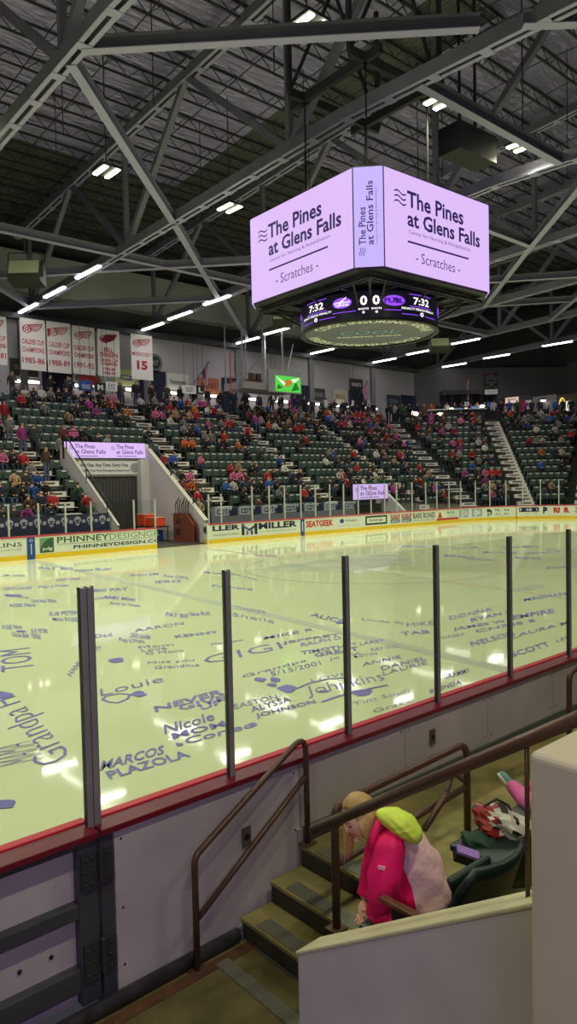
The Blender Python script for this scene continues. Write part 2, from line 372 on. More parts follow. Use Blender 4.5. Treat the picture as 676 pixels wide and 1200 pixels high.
# hand painted names on the ice: (words, baseline start px, baseline end px, top of first letter px)
W = [('MARCOS', (117, 904), (192, 884), (120, 892), .03), ('PLAZOLA', (129, 914), (224, 887), (123, 905), .035), ('Nicole', (193, 861), (252, 844), (192, 850), .02),
 ('MOM', (203, 867), (266, 851), (200, 860), .03), ('Corleo', (217, 873), (300, 852), (216, 865), .02), ('NEVER', (182, 835), (263, 813), (180, 828.5), .035), ('GIVE', (210, 833.5), (266, 820), (208, 827), .03),
 ('UP', (236, 833), (262, 825), (233, 827), .035), ('Louie', (118, 816), (192, 799), (117, 808), -.005), ('Grandpa H', (97, 880), (28, 812), (46, 902), -.012), ('TOM', (41, 783), (35, 759), (1, 788), -.005),
 ('MAMA', (52, 888), (36, 868), (0, 899), -.022), ('KENNY', (206, 748), (257, 742), (204, 745), .03), ('Mom', (163, 760.5), (204, 757), (162, 757.5), .0), ('Love', (166, 764.5), (196, 761), (165, 761), .0),
 ('G Mom', (171, 768), (215, 764), (170, 764.6), .0), ('Miss you', (173, 779.5), (228, 776), (173, 775.5), -.005), ('Grandma', (181, 784.5), (234, 781), (181, 780.6), .0), ('GIGI', (240, 779), (332, 760), (238, 770), -.01),
 ('AARON', (158, 741), (216, 732), (157, 737.5), .0), ('ALICE', (363, 722), (402, 731), (367, 718), .02), ('MIKE R', (309, 750), (368, 739), (309, 746.5), .01), ('JEFFREY', (331, 756), (400, 745), (330, 752.5), .02),
 ('RALPH D', (353, 758), (400, 749), (352, 754), .01), ('TIMOTHY', (353, 767.5), (414, 758), (352, 763.5), .03), ('GREAT', (369, 770.5), (421, 762), (368, 766), .03), ('Grandpa', (285, 796), (361, 776), (283, 791.5), .0),
 ('5/15/2001', (318, 793), (377, 779), (316, 788), .0), ('Jo Kid', (386, 775), (421, 768), (385, 771), .0), ('Johnkins', (362, 819), (454, 800), (357, 805), -.012), ('LOVE', (365, 799.5), (407, 791), (364, 796), -.01),
 ('EASTON', (275, 831.5), (326, 819), (273, 826), .0), ('ALYSSA', (295, 835.5), (342, 822), (292, 829), .02), ('JOHNSON', (301, 843), (372, 825.5), (298, 837), .03), ('Linda C', (424, 727), (473, 732), (424, 724.5), .0),
 ('MIKE', (477, 735), (509, 732), (476, 730.5), .0), ('TAB', (471, 745), (505, 742), (468, 741), .02), ('T LARRY', (412, 758), (451, 752.5), (412, 754), .0), ('RAY LUO', (435, 763.5), (468, 758.5), (434, 760), .0),
 ('KEVIN', (415, 771), (442, 767.5), (414, 767.5), -.01), ('ANNIE', (425, 781), (470, 771.5), (424, 777), .0), ('DANIEL', (447, 786), (500, 773), (446, 781.5), .01), ('LAURIE', (449, 792), (501, 778.5), (448, 787.5), .0),
 ('Tim Soph', (415, 829.5), (481, 812.5), (413, 823.5), -.012), ('Grace', (438, 836), (484, 823), (436, 832), -.005), ('BRENDA', (504, 813), (541, 801), (503, 808.5), .02), ('DONNA', (527, 727), (577, 715.5), (526, 722.5), .01),
 ('RYAN B', (552, 729), (600, 718), (551, 725), .03), ('JAMES W', (531, 740.5), (594, 730), (530, 736), .02), ('CHRIS S', (557, 742), (628, 728.5), (556, 738.5), .02), ('EMPIRE', (601, 726.5), (650, 718), (600, 721.5), .03),
 ('MEGHAN', (614, 705), (664, 697), (613, 701.5), .02), ('NELSON', (553, 758), (604, 744.5), (550, 752.5), .02), ('LAURA M', (600, 748.5), (667, 731), (599, 744.5), .01), ('SCOTT', (601, 770.5), (646, 757), (596, 765), .03),
 ('LEE', (652, 753), (668, 748), (651, 749.5), .0), ('GRAMMY', (521, 796.5), (552, 788), (519, 791), .01), ('CASEY', (517, 749), (545, 745), (516, 746), .0), ('Dad', (112, 748), (132, 745.5), (111, 744), .0),
 ('BAILEY', (100, 764), (120, 762), (99, 759), .0), ('HANK', (84, 793), (97, 776), (78, 790), .0), ('Meemaw', (248, 757), (286, 751), (247, 754), .0), ('Papa Joe', (262, 671), (300, 681), (264, 669), .0),
 ('Frankie', (248, 688), (296, 692), (249, 685), .0), ('Sheila', (272, 722), (322, 731), (273, 718), -.01), ('TUCKER', (275, 713), (312, 720), (276, 710), .0), ('EVAN', (640, 667), (676, 665), (640, 664.6), .0)]
FAR = [(2, 676, 28), (45, 667, 40), (88, 670, 42), (4, 692, 34), (44, 690, 36), (12, 712, 30), (36, 706, 30), (58, 722, 34), (62, 728, 30), (6, 700, 28), (110, 694, 40), (120, 701, 38), (128, 709, 36), (110, 704, 26), (66, 681, 28), (152, 676, 34),
       (182, 684, 30), (192, 676, 28), (238, 672, 34), (194, 722, 26), (222, 722, 24), (152, 747, 24), (140, 753, 30), (2, 738, 24), (14, 746, 34), (36, 742, 20), (566, 648, 40), (612, 650, 44), (520, 652, 36), (586, 643, 44), (640, 645, 34), (548, 657, 30), (470, 641, 30), (530, 644, 30), (604, 655, 30), (300, 652, 24)]
NAMES = ['JIM', 'PAT', 'Nana', 'CAROL', 'Pop', 'ROSE', 'Uncle Bob', 'SUE', 'Mimi', 'TERRI', 'Bill', 'ANN', 'Aunt Jo', 'LYNN', 'DON', 'Gram', 'PETER', 'Ruth']
mb = MB()
def ice_text(s, bl, br, tl, bold):
    a = onZ(*bl); b = onZ(*br); c = onZ(*tl); z = Vector((0, 0, .006))
    text(mb, s, a + z, b - a, c - a, 0, bold * .8 - .003)
for t in W: ice_text(*t)
for i, (x, y, wd) in enumerate(FAR):
    h = 1.0 + (y - 640) * .022
    ice_text(NAMES[i % len(NAMES)] + ' ' + NAMES[(i * 7 + 3) % len(NAMES)], (x, y), (x + wd, y + wd * R.choice((-.05, .02, .1))), (x + R.uniform(-1, 2), y - h * 1.6), .025)
def blob(x, y, rx, ry, n=16):
    mb.add([onZ(x + rx * math.cos(t) * (1 + .18 * math.sin(3 * t + x)), y + ry * math.sin(t) * (1 + .2 * math.cos(2 * t + y))) + Vector((0, 0, .007)) for t in [2 * math.pi * i / n for i in range(n)]], [tuple(range(n - 1, -1, -1))])
for b in ((137, 774, 9, 3), (3, 815, 12, 4), (4, 943, 15, 6), (305, 797, 7, 2.6), (322, 797, 6, 3), (319, 803, 6, 2.2), (337, 807.5, 11, 4), (425, 812, 12, 4), (163, 813.5, 9, 3), (296, 849.5, 5, 2.4), (398, 730, 5, 1.4), (380, 810.5, 6, 1.5), (15, 698, 10, 1.6), (25, 740, 6, 1.2), (210, 873, 4, 2.2)): blob(*b)
def stroke(pts, wd):
    p = [onZ(*q) + Vector((0, 0, .0065)) for q in pts]
    for a, b in zip(p, p[1:]):
        n = Vector((-(b - a).y, (b - a).x, 0)).normalized() * wd / 2; mb.quad(a - n, b - n, b + n, a + n)
stroke([(377, 823), (400, 815), (430, 808), (454, 803)], .05); stroke([(346, 808), (362, 801), (385, 796), (412, 794)], .04)
stroke([(138, 824), (128, 823), (120, 820), (124, 816), (140, 813), (152, 814), (150, 819), (138, 824)], .04)
mb.build('painted_names', INK, ice)

# floors on the near side
VF = -0.10; ST = 0.15; PF = 0.35
mb = MB(); mb.box(-8, 2.84, -1.5, NB - .05, VF - .2, VF); floor = struct(mb.build('floor', CONCD), 'stained olive concrete floor of the entry aisle behind the boards', 'floor')
mb = MB(); mb.box(-8, 2.84, NB - .19, NB - .105, VF, VF + .006); mb.build('drain_strip', M('rusty_strip', (92, 62, 44), .7, 0, .3, (8, .3)), floor)
a = onZ(262, 1125, VF); b_ = onZ(340, 1200, VF)
mb = MB(); mb.box(2.545, 2.64, 1.2, 3.70, VF + .001, VF + .008); mb.build('tread_strip', TREAD, floor)
steps = thing('concrete_steps', (3.1, 3.1, VF), 'three olive concrete steps with metal tread strips up to the walkway', 'steps')
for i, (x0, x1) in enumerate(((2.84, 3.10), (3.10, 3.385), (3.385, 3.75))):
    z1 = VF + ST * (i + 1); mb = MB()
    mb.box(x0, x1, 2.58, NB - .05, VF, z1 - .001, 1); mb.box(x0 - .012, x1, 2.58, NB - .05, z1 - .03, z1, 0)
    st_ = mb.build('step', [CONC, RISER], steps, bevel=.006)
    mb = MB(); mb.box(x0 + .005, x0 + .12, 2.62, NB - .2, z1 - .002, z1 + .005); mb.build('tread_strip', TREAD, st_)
mb = MB(); mb.box(3.75, 16, 2.58, NB - .05, VF, PF); mb.box(2.40, 16, 1.2, 2.58, VF, PF)
struct(mb.build('floor', CONC), 'raised olive concrete walkway in front of the first seats', 'floor')
mb = MB()
for i in range(4): mb.box(2.40, 16, 1.2 - .85 * (i + 1), 1.2 - .85 * i, VF, PF + .53 * (i + 1))
struct(mb.build('seating_terrace', TERR), 'concrete seating terrace rising behind the first row of seats', 'terrace')
mb = MB(); mb.tube([(-8, NB - .055, VF + .047), (2.8, NB - .055, VF + .047)], .043, 12); tag(mb.build('black_hose', M('black_hose_rubber', (58, 55, 64), .35, 0, .5, (12, .4)), smooth=True), 'black round hose lying along the foot of the white boards', 'hose')

# ------------------------------------------------------------------ near dasher boards, gate, posts and glass
BH = .983
hx = 1.842           # hinge line of the gate
def cap_run(mb, x0, x1):
    mb.box(x0, x1, NB - .035, YN - .05, BH - .048, BH - .010, 0)
    mb.box(x0, x1, YN - .05, YN + .02, BH - .05, BH, 1)
nbd = thing('dasher_board', (6, NB, VF), 'near white dasher board run with red cap beyond the brown handrails', 'dasher board')
mb = MB(); mb.box(1.935, 15.4, NB + .01, YN - .005, VF, BH - .05); mb.build('core', BOARDW, nbd)
xs = [1.937, 3.42, 4.62, 5.84, 7.06, 8.3, 9.6, 11, 12.4, 13.8, 15.4]
for a, b_ in zip(xs, xs[1:]):
    mb = MB(); mb.box(a + .004, b_ - .004, NB - .008, NB + .012, (VF + .02 if a < 3.4 else PF + .10), BH - .06, 0)
    for sx in (a + .05, b_ - .05):
        for sz in ((.1, .45, .87) if a < 3.4 else (.52, .87)): mb.ball((sx, NB - .008, sz), (.008, .006, .008), nu=6, nv=4, mi=1)
    mb.build('face_panel', [BOARDW, BLACK], nbd)
mb = MB(); cap_run(mb, hx + .01, 15.4); mb.build('cap_rail', [RED, REDL], nbd, bevel=.006)
mb = MB(); mb.box(3.44, 15.4, NB - .03, NB - .006, PF + .0, PF + .1); mb.build('kick_strip', M('grey_kick', (74, 84, 80), .5), nbd)
mb = MB(); mb.box(3.38, 3.43, NB - .03, NB - .006, VF, PF + .1, 0); mb.build('edge_angle', M('grey_angle', (150, 146, 150), .5), nbd)
for x, z in ((2.92, .56), (4.98, .73)):
    mb = MB(); mb.box(x - .035, x + .035, NB - .022, NB - .006, z - .065, z + .065, 0); mb.tube([(x, NB - .026, z), (x, NB - .018, z)], .022, 10, 1); mb.build('latch_plate', [M('latch_metal', (96, 92, 80), .5, .4), BLACK], nbd)
gate = thing('rink_gate', (hx - 1.2, NB, VF), 'gate in the boards with dark steel frame and lavender white panels', 'gate')
mb = MB()
mb.box(hx - 3.2, hx - .128, NB - .008, NB + .07, .895, BH - .055); mb.box(hx - 3.2, hx - .128, NB - .008, NB + .07, .49, .577)
mb.box(hx - 3.2, hx - .128, NB - .008, NB + .07, .06, .195); mb.box(hx - .13, hx - .008, NB - .01, NB + .072, -.03, BH - .055); mb.box(hx - 3.3, hx - 3.14, NB - .01, NB + .07, -.08, BH - .055)
mb.build('frame', GATE, gate, bevel=.006)
mb = MB(); mb.box(hx - 3.2, hx - .02, NB + .055, YN - .005, -.03, BH - .055)
for sx in (-.46, -.28): mb.ball((hx + sx, NB + .05, .31), (.014, .008, .014), nu=8, nv=5, mi=1)
mb.build('panel', [BOARDW, BLACK], gate)
mb = MB(); cap_run(mb, hx - 3.3, hx - .006); mb.build('cap_rail', [RED, REDL], gate, bevel=.006)
for z in (.755, .22):
    mb = MB(); mb.box(hx - .115, hx - .02, NB - .024, NB - .006, z - .11, z + .11); mb.box(hx + .02, hx + .082, NB - .024, NB - .006, z - .10, z + .10)
    mb.tube([(hx, NB - .035, z - .08), (hx, NB - .035, z + .115)], .018, 10)
    for dx in (-.09, -.05, .05):
        for dz in (-.075, 0, .075): mb.ball((hx + dx, NB - .026, z + dz), (.01, .008, .01), nu=6, nv=4)
    mb.build('hinge', M('hinge_steel', (66, 66, 70), .45, .5), gate, bevel=.003)
mb = MB(); mb.box(hx + .008, 1.932, NB - .01, YN - .005, VF, BH - .055); tag(mb.build('gate_jamb_post', GATE, bevel=.005), 'dark steel jamb post between the gate hinges and white board', 'post')
mb = MB(); mb.box(-8, hx - 3.31, NB, YN - .005, VF, BH - .05); mb.build('core', BOARDW, tag(thing('dasher_board', (-5, NB, VF), 'white dasher board run on the far side of the steel framed gate', 'dasher board'), None))
PX = [(1.83, 'slim grey glass post standing on the gate, left of its twin'), (1.874, 'grey glass post on the board cap beside the gate hinge, right of its twin'), (2.87, 'grey glass post rising behind the sloping brown stair handrail'),
      (4.028, 'grey glass post above the seam near the top of the stair handrail'), (5.183, 'grey glass post above the small latch plate on the white board'), (6.374, 'grey glass post standing second from the end of the visible glass'), (7.578, 'grey glass post in front of the farthest corner, closest to the loop rail'), (8.8, 'grey glass post past the loop rail')]
PY = 3.925
for x, lb in PX:
    p = thing('glass_post', (x, PY, BH), lb, 'post', 'glass posts on the near boards')
    mb = MB(); mb.box(x - .02, x + .02, PY - .022, PY + .02, BH - .04, BH + 1.40); mb.build('channel', POST, p, bevel=.004)
    for s in (-1, 1): mb = MB(); mb.box(x + s * .02, x + s * .0225, PY - .018, PY + .02, BH - .03, BH + 1.405); mb.build('gasket', POSTD, p)
gx = [-1.3] + [q[0] for q in PX]
gl = ['clear glass shield over the steel framed gate', None, 'clear glass shield between the twin posts and the next post along', 'clear glass shield over the sloping stair handrail top', 'clear glass shield over the latch plate on the white board', 'clear glass shield over the walkway board, third past the stairs', 'clear glass shield over the walkway board, fourth past the stairs', 'clear glass shield beyond the farthest near post']
for a, b_, lb in zip(gx, gx[1:], gl):
    if lb is None: continue
    mb = MB(); mb.box(a + .03, b_ - .03, PY - .006, PY + .006, BH, BH + 1.385); tag(mb.build('glass_shield', GLASS), lb, 'glass shield', 'glass shields on the near boards')

# ------------------------------------------------------------------ far dasher boards and their advertisements
def s_at(px, z=.5):
    lo, hi = 5.0, S_END - 2
    for _ in range(50):
        m = (lo + hi) / 2; p = bpath(m)[0]
        if proj((p.x, p.y, z))[0] < px: lo = m
        else: hi = m
    return (lo + hi) / 2
def strip(mb, s0, s1, z0, z1, off=0., thick=.0, mi=0, step=.7):
    n = max(1, int((s1 - s0) / step)) if s1 > XE - RC else 1
    for i in range(n):
        a = s0 + (s1 - s0) * i / n; b = s0 + (s1 - s0) * (i + 1) / n
        pa, na, _ = bpath(a); pb, nb_, _ = bpath(b)
        if thick: 
            q = [pa + na * off, pb + nb_ * off, pb + nb_ * (off - thick), pa + na * (off - thick)]
            mb.prism([v + Vector((0, 0, z0)) for v in q], (0, 0, z1 - z0), mi)
        else:
            q = [pa + na * off, pb + nb_ * off]; mb.quad(q[0] + Vector((0, 0, z0)), q[1] + Vector((0, 0, z0)), q[1] + Vector((0, 0, z1)), q[0] + Vector((0, 0, z1)), mi)
def btext(mb, s, s0, s1, z0, z1, mi=0, bold=.02, off=.006, shear=0.):
    v, f, _ = txt(s, bold, shear); out = []
    for a, b in v:
        p, n, _t = bpath(s0 + (s1 - s0) * a); p = p + n * off; out.append((p.x, p.y, z0 + (z1 - z0) * b))
    mb.add(out, f, mi)
def bpoly(mb, pts, mi=0, off=.007):
    out = []
    for s, z in pts:
        p, n, _t = bpath(s); p = p + n * off; out.append((p.x, p.y, z))
    mb.add(out, [tuple(range(len(out)))], mi)
FB = 1.0
def far_run(s0, s1, label, x0y=None):
    t = thing('dasher_board', bpath((s0 + s1) / 2)[0], label, 'dasher board', 'far dasher boards')
    mb = MB(); strip(mb, s0, s1, .2, FB - .07, 0, .12); mb.build('face', WHITEB, t)
    mb = MB(); strip(mb, s0, s1, 0, .2, .012, .12); mb.build('kick_plate', YEL, t)
    mb = MB(); strip(mb, s0, s1, FB - .07, FB, .02, .16); mb.build('cap_rail', M('pink_red_cap', (190, 70, 84), .4), t)
    return t
LB = far_run(6.0, 17.75, 'far boards before the tunnel opening, with the green lettered advert')
RB = far_run(20.75, XE - RC - .3, 'straight far boards after the tunnel opening, from the navy lettered advert onward')
CB = far_run(XE - RC - .3, s_at(605) - .02, 'curved corner boards ending at the thin red seam')
EB = far_run(s_at(605) + .02, S_END, 'end boards past the thin red seam, with the red lettered advert')
mb = MB(); strip(mb, s_at(605) - .03, s_at(605) + .03, .02, FB, .016); mb.build('seam_stripe', REDI, EB)
S = s_at
mb = MB(); btext(mb, 'ROLLINS', 9.2, S(26), .58, .76, 0, .0); btext(mb, 'P A R T I E S', S(1), S(25), .42, .49, 1, 0); mb.build('advert_lettering', [BLKI, GREY], LB)
mb = MB(); strip(mb, S(31.5), S(41), .0, FB - .07, .014); btext(mb, 'O', S(34.5), S(38.5), .74, .86, 1, .01, .02); btext(mb, 'I', S(36), S(37), .2, .66, 1, 0, .02); mb.build('line_strip', [BLUE, WHT], LB)
mb = MB()
s0, s1 = S(46.5), S(63)
bpoly(mb, [(s1, .24), (s1, .86)] + [(s1 + (s0 - s1) * math.sin(t), .24 + .62 * math.cos(t)) for t in [i * math.pi / 16 for i in range(1, 9)]], 0)
bpoly(mb, [(s0, .86)] + [(s1 + (s0 - s1) * math.sin(t), .24 + .62 * math.cos(t)) for t in [i * math.pi / 16 for i in range(8, -1, -1)]] + [(s0, .86)], 1, .006)
btext(mb, 'pdg', S(50), S(61.5), .3, .48, 2, .02, .012); mb.build('leaf_logo', [GREENI, GREENL, WHT], LB)
mb = MB(); btext(mb, 'PHINNEY', S(67), S(128), .60, .86, 0, .015); btext(mb, 'DESIGN', S(128.5), S(170), .60, .86, 1, .0); btext(mb, 'GROUP', S(170.5), 18.6, .60, .86, 1, .0) if False else btext(mb, 'GR', S(171), S(187), .60, .86, 1, .0)
strip(mb, S(67), S(187), .535, .55, .006, 0, 2); btext(mb, 'PHINNEYDESIGN.CO', S(86), S(188), .3, .46, 2, .02); mb.build('advert_lettering', [GREENI, GREENL, NAVY], LB)
mb = MB(); btext(mb, 'LLER', S(249), S(281), .62, .88, 0, .04); btext(mb, 'MANUFACTURING', S(250), S(280), .36, .46, 1, 0); btext(mb, 'MILLER', S(303), S(348), .54, .88, 0, .04); btext(mb, 'for the life of the home', S(304), S(347), .38, .45, 1, 0); mb.build('advert_lettering', [NAVY, GREY], RB)
mb = MB(); a, b_ = S(283), S(301.5)
for u0, u1, w0, w1, mi in ((0, .18, .3, .88, 0), (.82, 1, .3, .88, 0)): bpoly(mb, [(a + (b_ - a) * u0, w0), (a + (b_ - a) * u1, w0), (a + (b_ - a) * u1, w1), (a + (b_ - a) * u0, w1)], mi)
bpoly(mb, [(a, .88), (a, .76), (a + (b_ - a) * .5, .48), (a + (b_ - a) * .5, .62)], 1, .008); bpoly(mb, [(b_, .88), (b_, .76), (a + (b_ - a) * .5, .48), (a + (b_ - a) * .5, .62)], 0, .008)
bpoly(mb, [(a + (b_ - a) * .3, .3), (a + (b_ - a) * .42, .3), (a + (b_ - a) * .42, .48), (a + (b_ - a) * .3, .56)], 1, .008); bpoly(mb, [(a + (b_ - a) * .58, .3), (a + (b_ - a) * .7, .3), (a + (b_ - a) * .7, .56), (a + (b_ - a) * .58, .48)], 0, .008)
mb.build('m_logo', [NAVY, M('slate_blue_ink', (80, 100, 150), .5)], RB)
mb = MB(); strip(mb, S(352), S(356.5), .0, FB - .07, .014); btext(mb, 'I', S(353.8), S(354.8), .25, .8, 1, 0, .02); mb.build('line_strip', [BLUE, WHT], RB)
mb = MB(); btext(mb, 'SEATGEEK', S(358.5), S(390.5), .44, .80, 0, .04); mb.build('advert_lettering', [REDI], RB)
mb = MB(); btext(mb, 'Gallagher', S(404.5), S(419), .58, .74, 0, .0); btext(mb, 'Insurance  Risk  Consulting', S(396), S(421), .34, .40, 1, 0)
c0, c1 = S(398), S(403); bpoly(mb, [((c0 + c1) / 2 + (c1 - c0) / 2 * math.cos(t), .66 + .13 * math.sin(t)) for t in [i * math.pi / 8 for i in range(16)]], 2); mb.build('advert_lettering', [NAVY, GREY, BLUE], RB)
mb = MB(); a, b_ = S(428), S(453.5)
strip(mb, a, b_, .3, .84, .006, 0, 0); strip(mb, a + .14, b_ - .14, .4, .74, .009, 0, 1); btext(mb, 'Saratoga', a + .35, b_ - .4, .48, .67, 0, .01, .012); mb.build('framed_advert', [M('dark_green_ink', (40, 56, 52), .5), WHITEB], RB)
for k, (p0, p1) in enumerate(((457.5, 468.5), (470.5, 482))):
    mb = MB(); a, b_ = S(p0), S(p1); strip(mb, a, b_, .3, .5, .006, 0, 0); strip(mb, a, b_, .5, .66, .006, 0, 1); strip(mb, a, b_, .66, .84, .006, 0, 2)
    btext(mb, 'BETTER', a + .1, b_ - .1, .69, .82, 3, .02, .012); btext(mb, 'BREAD', a + .1, b_ - .1, .53, .63, 0, .02, .012); btext(mb, 'BREW', a + .1, b_ - .1, .33, .46, 3, .02, .012); mb.build('stacked_advert', [M('steel_blue_ink', (70, 96, 130), .5), M('tan_ink', (190, 170, 140), .5), REDI, WHT], RB if k == 0 else RB)
mb = MB(); btext(mb, 'BARE BONES', S(484), S(509.5), .46, .82, 0, .015); btext(mb, 'FURNITURE AND MATTRESS OUTLET', S(484), S(509.5), .30, .38, 0, .0); mb.build('advert_lettering', [BLKI], RB)
mb = MB(); a, b_ = S(511.5), S(537); strip(mb, a, b_, .22, .36, .006, 0, 0); bpoly(mb, [(S(513), .4), (S(518), .4), (S(515.5), .84)], 0); btext(mb, 'family', S(523.5), S(533), .58, .82, 1, .01); btext(mb, 'footcare group', S(524), S(535), .44, .52, 2, 0); mb.build('advert_lettering', [REDI, TEAL, GREY], CB)
for p0, p1 in ((538, 550), (552.5, 565)):
    mb = MB(); a, b_ = S(p0), S(p1); strip(mb, a, b_, .3, .86, .006, 0, 0, .3); strip(mb, a + .2, b_ - .2, .46, .72, .01, 0, 1, .3); btext(mb, 'SKI CO', a + .3, b_ - .3, .52, .66, 2, .02, .014); mb.build('framed_advert', [M('pale_blue_ink', (150, 178, 196), .5), WHT, REDI], CB)
mb = MB(); btext(mb, 'Northern', S(580), S(601.5), .62, .82, 0, .01); btext(mb, 'builders', S(581), S(599), .36, .54, 0, .0)
for q0, q1, z0, z1 in ((570.5, 574.5, .58, .8), (571, 573.5, .3, .5), (574.6, 578, .4, .72)):
    strip(mb, S(q0), S(q1), z0, z1, .006, 0, 0); strip(mb, S(q0) + .14, S(q1) - .14, z0 + .06, z1 - .06, .009, 0, 1)
mb.build('advert_lettering', [BLKI, WHITEB], CB)
mb = MB(); strip(mb, S(608), S(631.5), .52, .84, .006, 0, 0); btext(mb, 'PIONEER', S(609), S(630.5), .58, .78, 1, .03, .012); btext(mb, 'savings bank', S(610), S(630), .36, .44, 0, .0)
btext(mb, 'P', S(635), S(641.5), .34, .86, 0, .07); mb.build('advert_lettering', [NAVY, WHT], EB)
mb = MB(); btext(mb, 'RNR', S(648), S(667.5), .42, .82, 0, .07); btext(mb, 'TIRE\nEXPRESS', S(669.5), S(688), .42, .8, 1, .02); mb.build('advert_lettering', [REDI, BLKI], EB)
# return board at the tunnel mouth
t = thing('dasher_board', (20.7, 30.2, 0), 'short return board turning into the tunnel mouth beside its stick rack', 'dasher board')
a, b_ = Vector((20.66, YF + .02, 0)), Vector((20.80, YF + .56, 0)); nn = Vector((-1, .18, 0)).normalized()
mb = MB(); mb.prism([a, b_, b_ - nn * .1, a - nn * .1], (0, 0, FB)); mb.build('face', WHITEB, t)
mb = MB(); text(mb, 'MI', b_ + nn * .01 + Vector((0, 0, .5)) - (b_ - a) * .1, (a - b_) * .8, (0, 0, .38), 0, .04); mb.build('advert_lettering', NAVY, t)
mb = MB(); mb.prism([a + nn * .012, b_ + nn * .012, b_, a], (0, 0, .2)); mb.build('kick_plate', YEL, t)

# glass and posts on the far boards
fp = [S(v) for v in (12, 47, 78.5, 108.5)] + [16.6, 17.72] + [20.82, 21.6] + [S(v) for v in (297, 317, 335, 354, 371)] + [S(v) for v in (388, 404, 421, 436, 452, 466, 484, 500, 513, 527.3, 540.8, 557.9, 574.7, 593.4, 613, 633.6, 654.9, 677, 700)]
lab_p = ['before the tunnel'] * 6 + ['beside the tunnel mouth'] * 2
AD = [(47, 'collection lettered advert'), (190, 'green lettered advert'), (246, 'tunnel mouth'), (302, 'navy advert with manufacturing line'), (350, 'large navy lettered advert'), (392, 'red ticket advert'), (424, 'round blue logo advert'), (455, 'black framed advert'), (483, 'pair of stacked adverts'), (510, 'thin black lettered advert'), (537, 'red bottomed family advert'), (566, 'pair of pale blue framed adverts'), (604, 'black builders advert'), (645, 'navy bank advert'), (999, 'red tire advert')]
cnt = {}
def ad_of(px, kind):
    for lim, nm in AD:
        if px < lim: break
    cnt[(kind, nm)] = cnt.get((kind, nm), 0) + 1
    return nm, ORD[cnt[(kind, nm)]]
tops = []
for i, s in enumerate(fp):
    p, n, tg = bpath(s); q = p - n * .07; px = proj((q.x, q.y, 1.5))[0]; top = 2.35 if s < 17.8 else (2.5 if s < 22 else 2.85); tops.append(top)
    nm, k = ad_of(px, 'post'); mb = MB(); mb.obox(q + Vector((0, 0, (FB + top) / 2 - .02)), (n, tg, (0, 0, 1)), (.03, .032, (top - FB) / 2 + .02))
    tag(mb.build('glass_post', M('pale_post', (196, 196, 196), .4, .2)), 'pale far glass post, %s above the %s' % (k, nm), 'post', 'glass posts on the far boards')
for i, (s0, s1) in enumerate(zip(fp, fp[1:])):
    if abs(s0 - 17.72) < .01: continue
    m = (s0 + s1) / 2; p, n, tg = bpath(m); px = proj((p.x, p.y, 1.5))[0]; nm, k = ad_of(px, 'pane')
    mb = MB(); a = bpath(s0 + .06)[0] - bpath(s0)[1] * .07; b_ = bpath(s1 - .06)[0] - bpath(s1)[1] * .07
    mb.prism([a + Vector((0, 0, FB)), b_ + Vector((0, 0, FB)), b_ + n * .012 + Vector((0, 0, FB)), a + n * .012 + Vector((0, 0, FB))], (0, 0, tops[i + 1] - FB - .04))
    tag(mb.build('glass_shield', GLASSF), 'clear far glass shield, %s above the %s' % (k, nm), 'glass shield', 'glass shields on the far boards')

# ------------------------------------------------------------------ far terraces, tunnel, walls
NR = 14; RD = .85; RZ = .53; Y0 = 31.2; Z0 = .95
s2 = math.sqrt(.5)
def rowz(i): return Z0 + RZ * i
SIDE_U = Vector((1, 0, 0)); SIDE_N = Vector((0, 1, 0))
T0, T1 = 16.2, 20.9          # tunnel walls
XM0 = 45.7; YM0 = 25.5; XE0 = 51.45
def miter(i): k = RD * i; return Vector((XM0 + .4142 * k, Y0 + k, 0)), Vector((XE0 + k, YM0 + .4142 * k, 0))
mb = MB()
for i in range(NR):
    y0 = Y0 + RD * i; y1 = y0 + RD; z = rowz(i); xm = miter(i)[0].x; xm2 = miter(i + 1)[0].x
    for x0, x1, x2 in ([(4, T0 - .02, T0 - .02), (T1 + .02, xm, xm2)] if y1 < 36.6 else [(4, xm, xm2)]):
        mb.prism([(x0, y0, 0), (x1, y0, 0), (x2, y1, 0), (x0, y1, 0)], (0, 0, z))
struct(mb.build('seating_terrace', TERR), 'long dark stepped concrete terrace under the far side seats', 'terrace')
mb = MB()
for i in range(NR):
    z = rowz(i); a, b_ = miter(i); c, d = miter(i + 1); mb.prism([a, b_, d, c], (0, 0, z))
struct(mb.build('seating_terrace', TERR), 'dark stepped concrete terrace turning round the corner', 'terrace')
mb = MB()
for i in range(NR):
    z = rowz(i); b_ = miter(i)[1]; d = miter(i + 1)[1]; mb.prism([b_, (b_.x, 4, 0), (d.x, 4, 0), d], (0, 0, z))
struct(mb.build('seating_terrace', TERR), 'dark stepped concrete terrace behind the end boards', 'terrace')
ZC = rowz(NR) ; YT = Y0 + RD * NR
a, b_ = miter(NR)
mb = MB(); mb.prism([(4, YT, 0), a, b_, (b_.x, 4, 0), (70, 4, 0), (70, 40, 0), (58, 50, 0), (4, 50, 0)], (0, 0, ZC)); struct(mb.build('floor', TERR), 'upper concourse floor behind the top row of seats', 'floor')
mb = MB(); mb.prism([(4, YF + .2, -.05), (XE - RC, YF + .2, -.05), (XE + .3, YF - 2, -.05), (XE + .3, 4, -.05), (54, 4, -.05), (54, 33, -.05), (4, 33, -.05)], (0, 0, .04)); struct(mb.build('floor', CONCD), 'narrow concrete floor between the far boards and seats', 'floor')
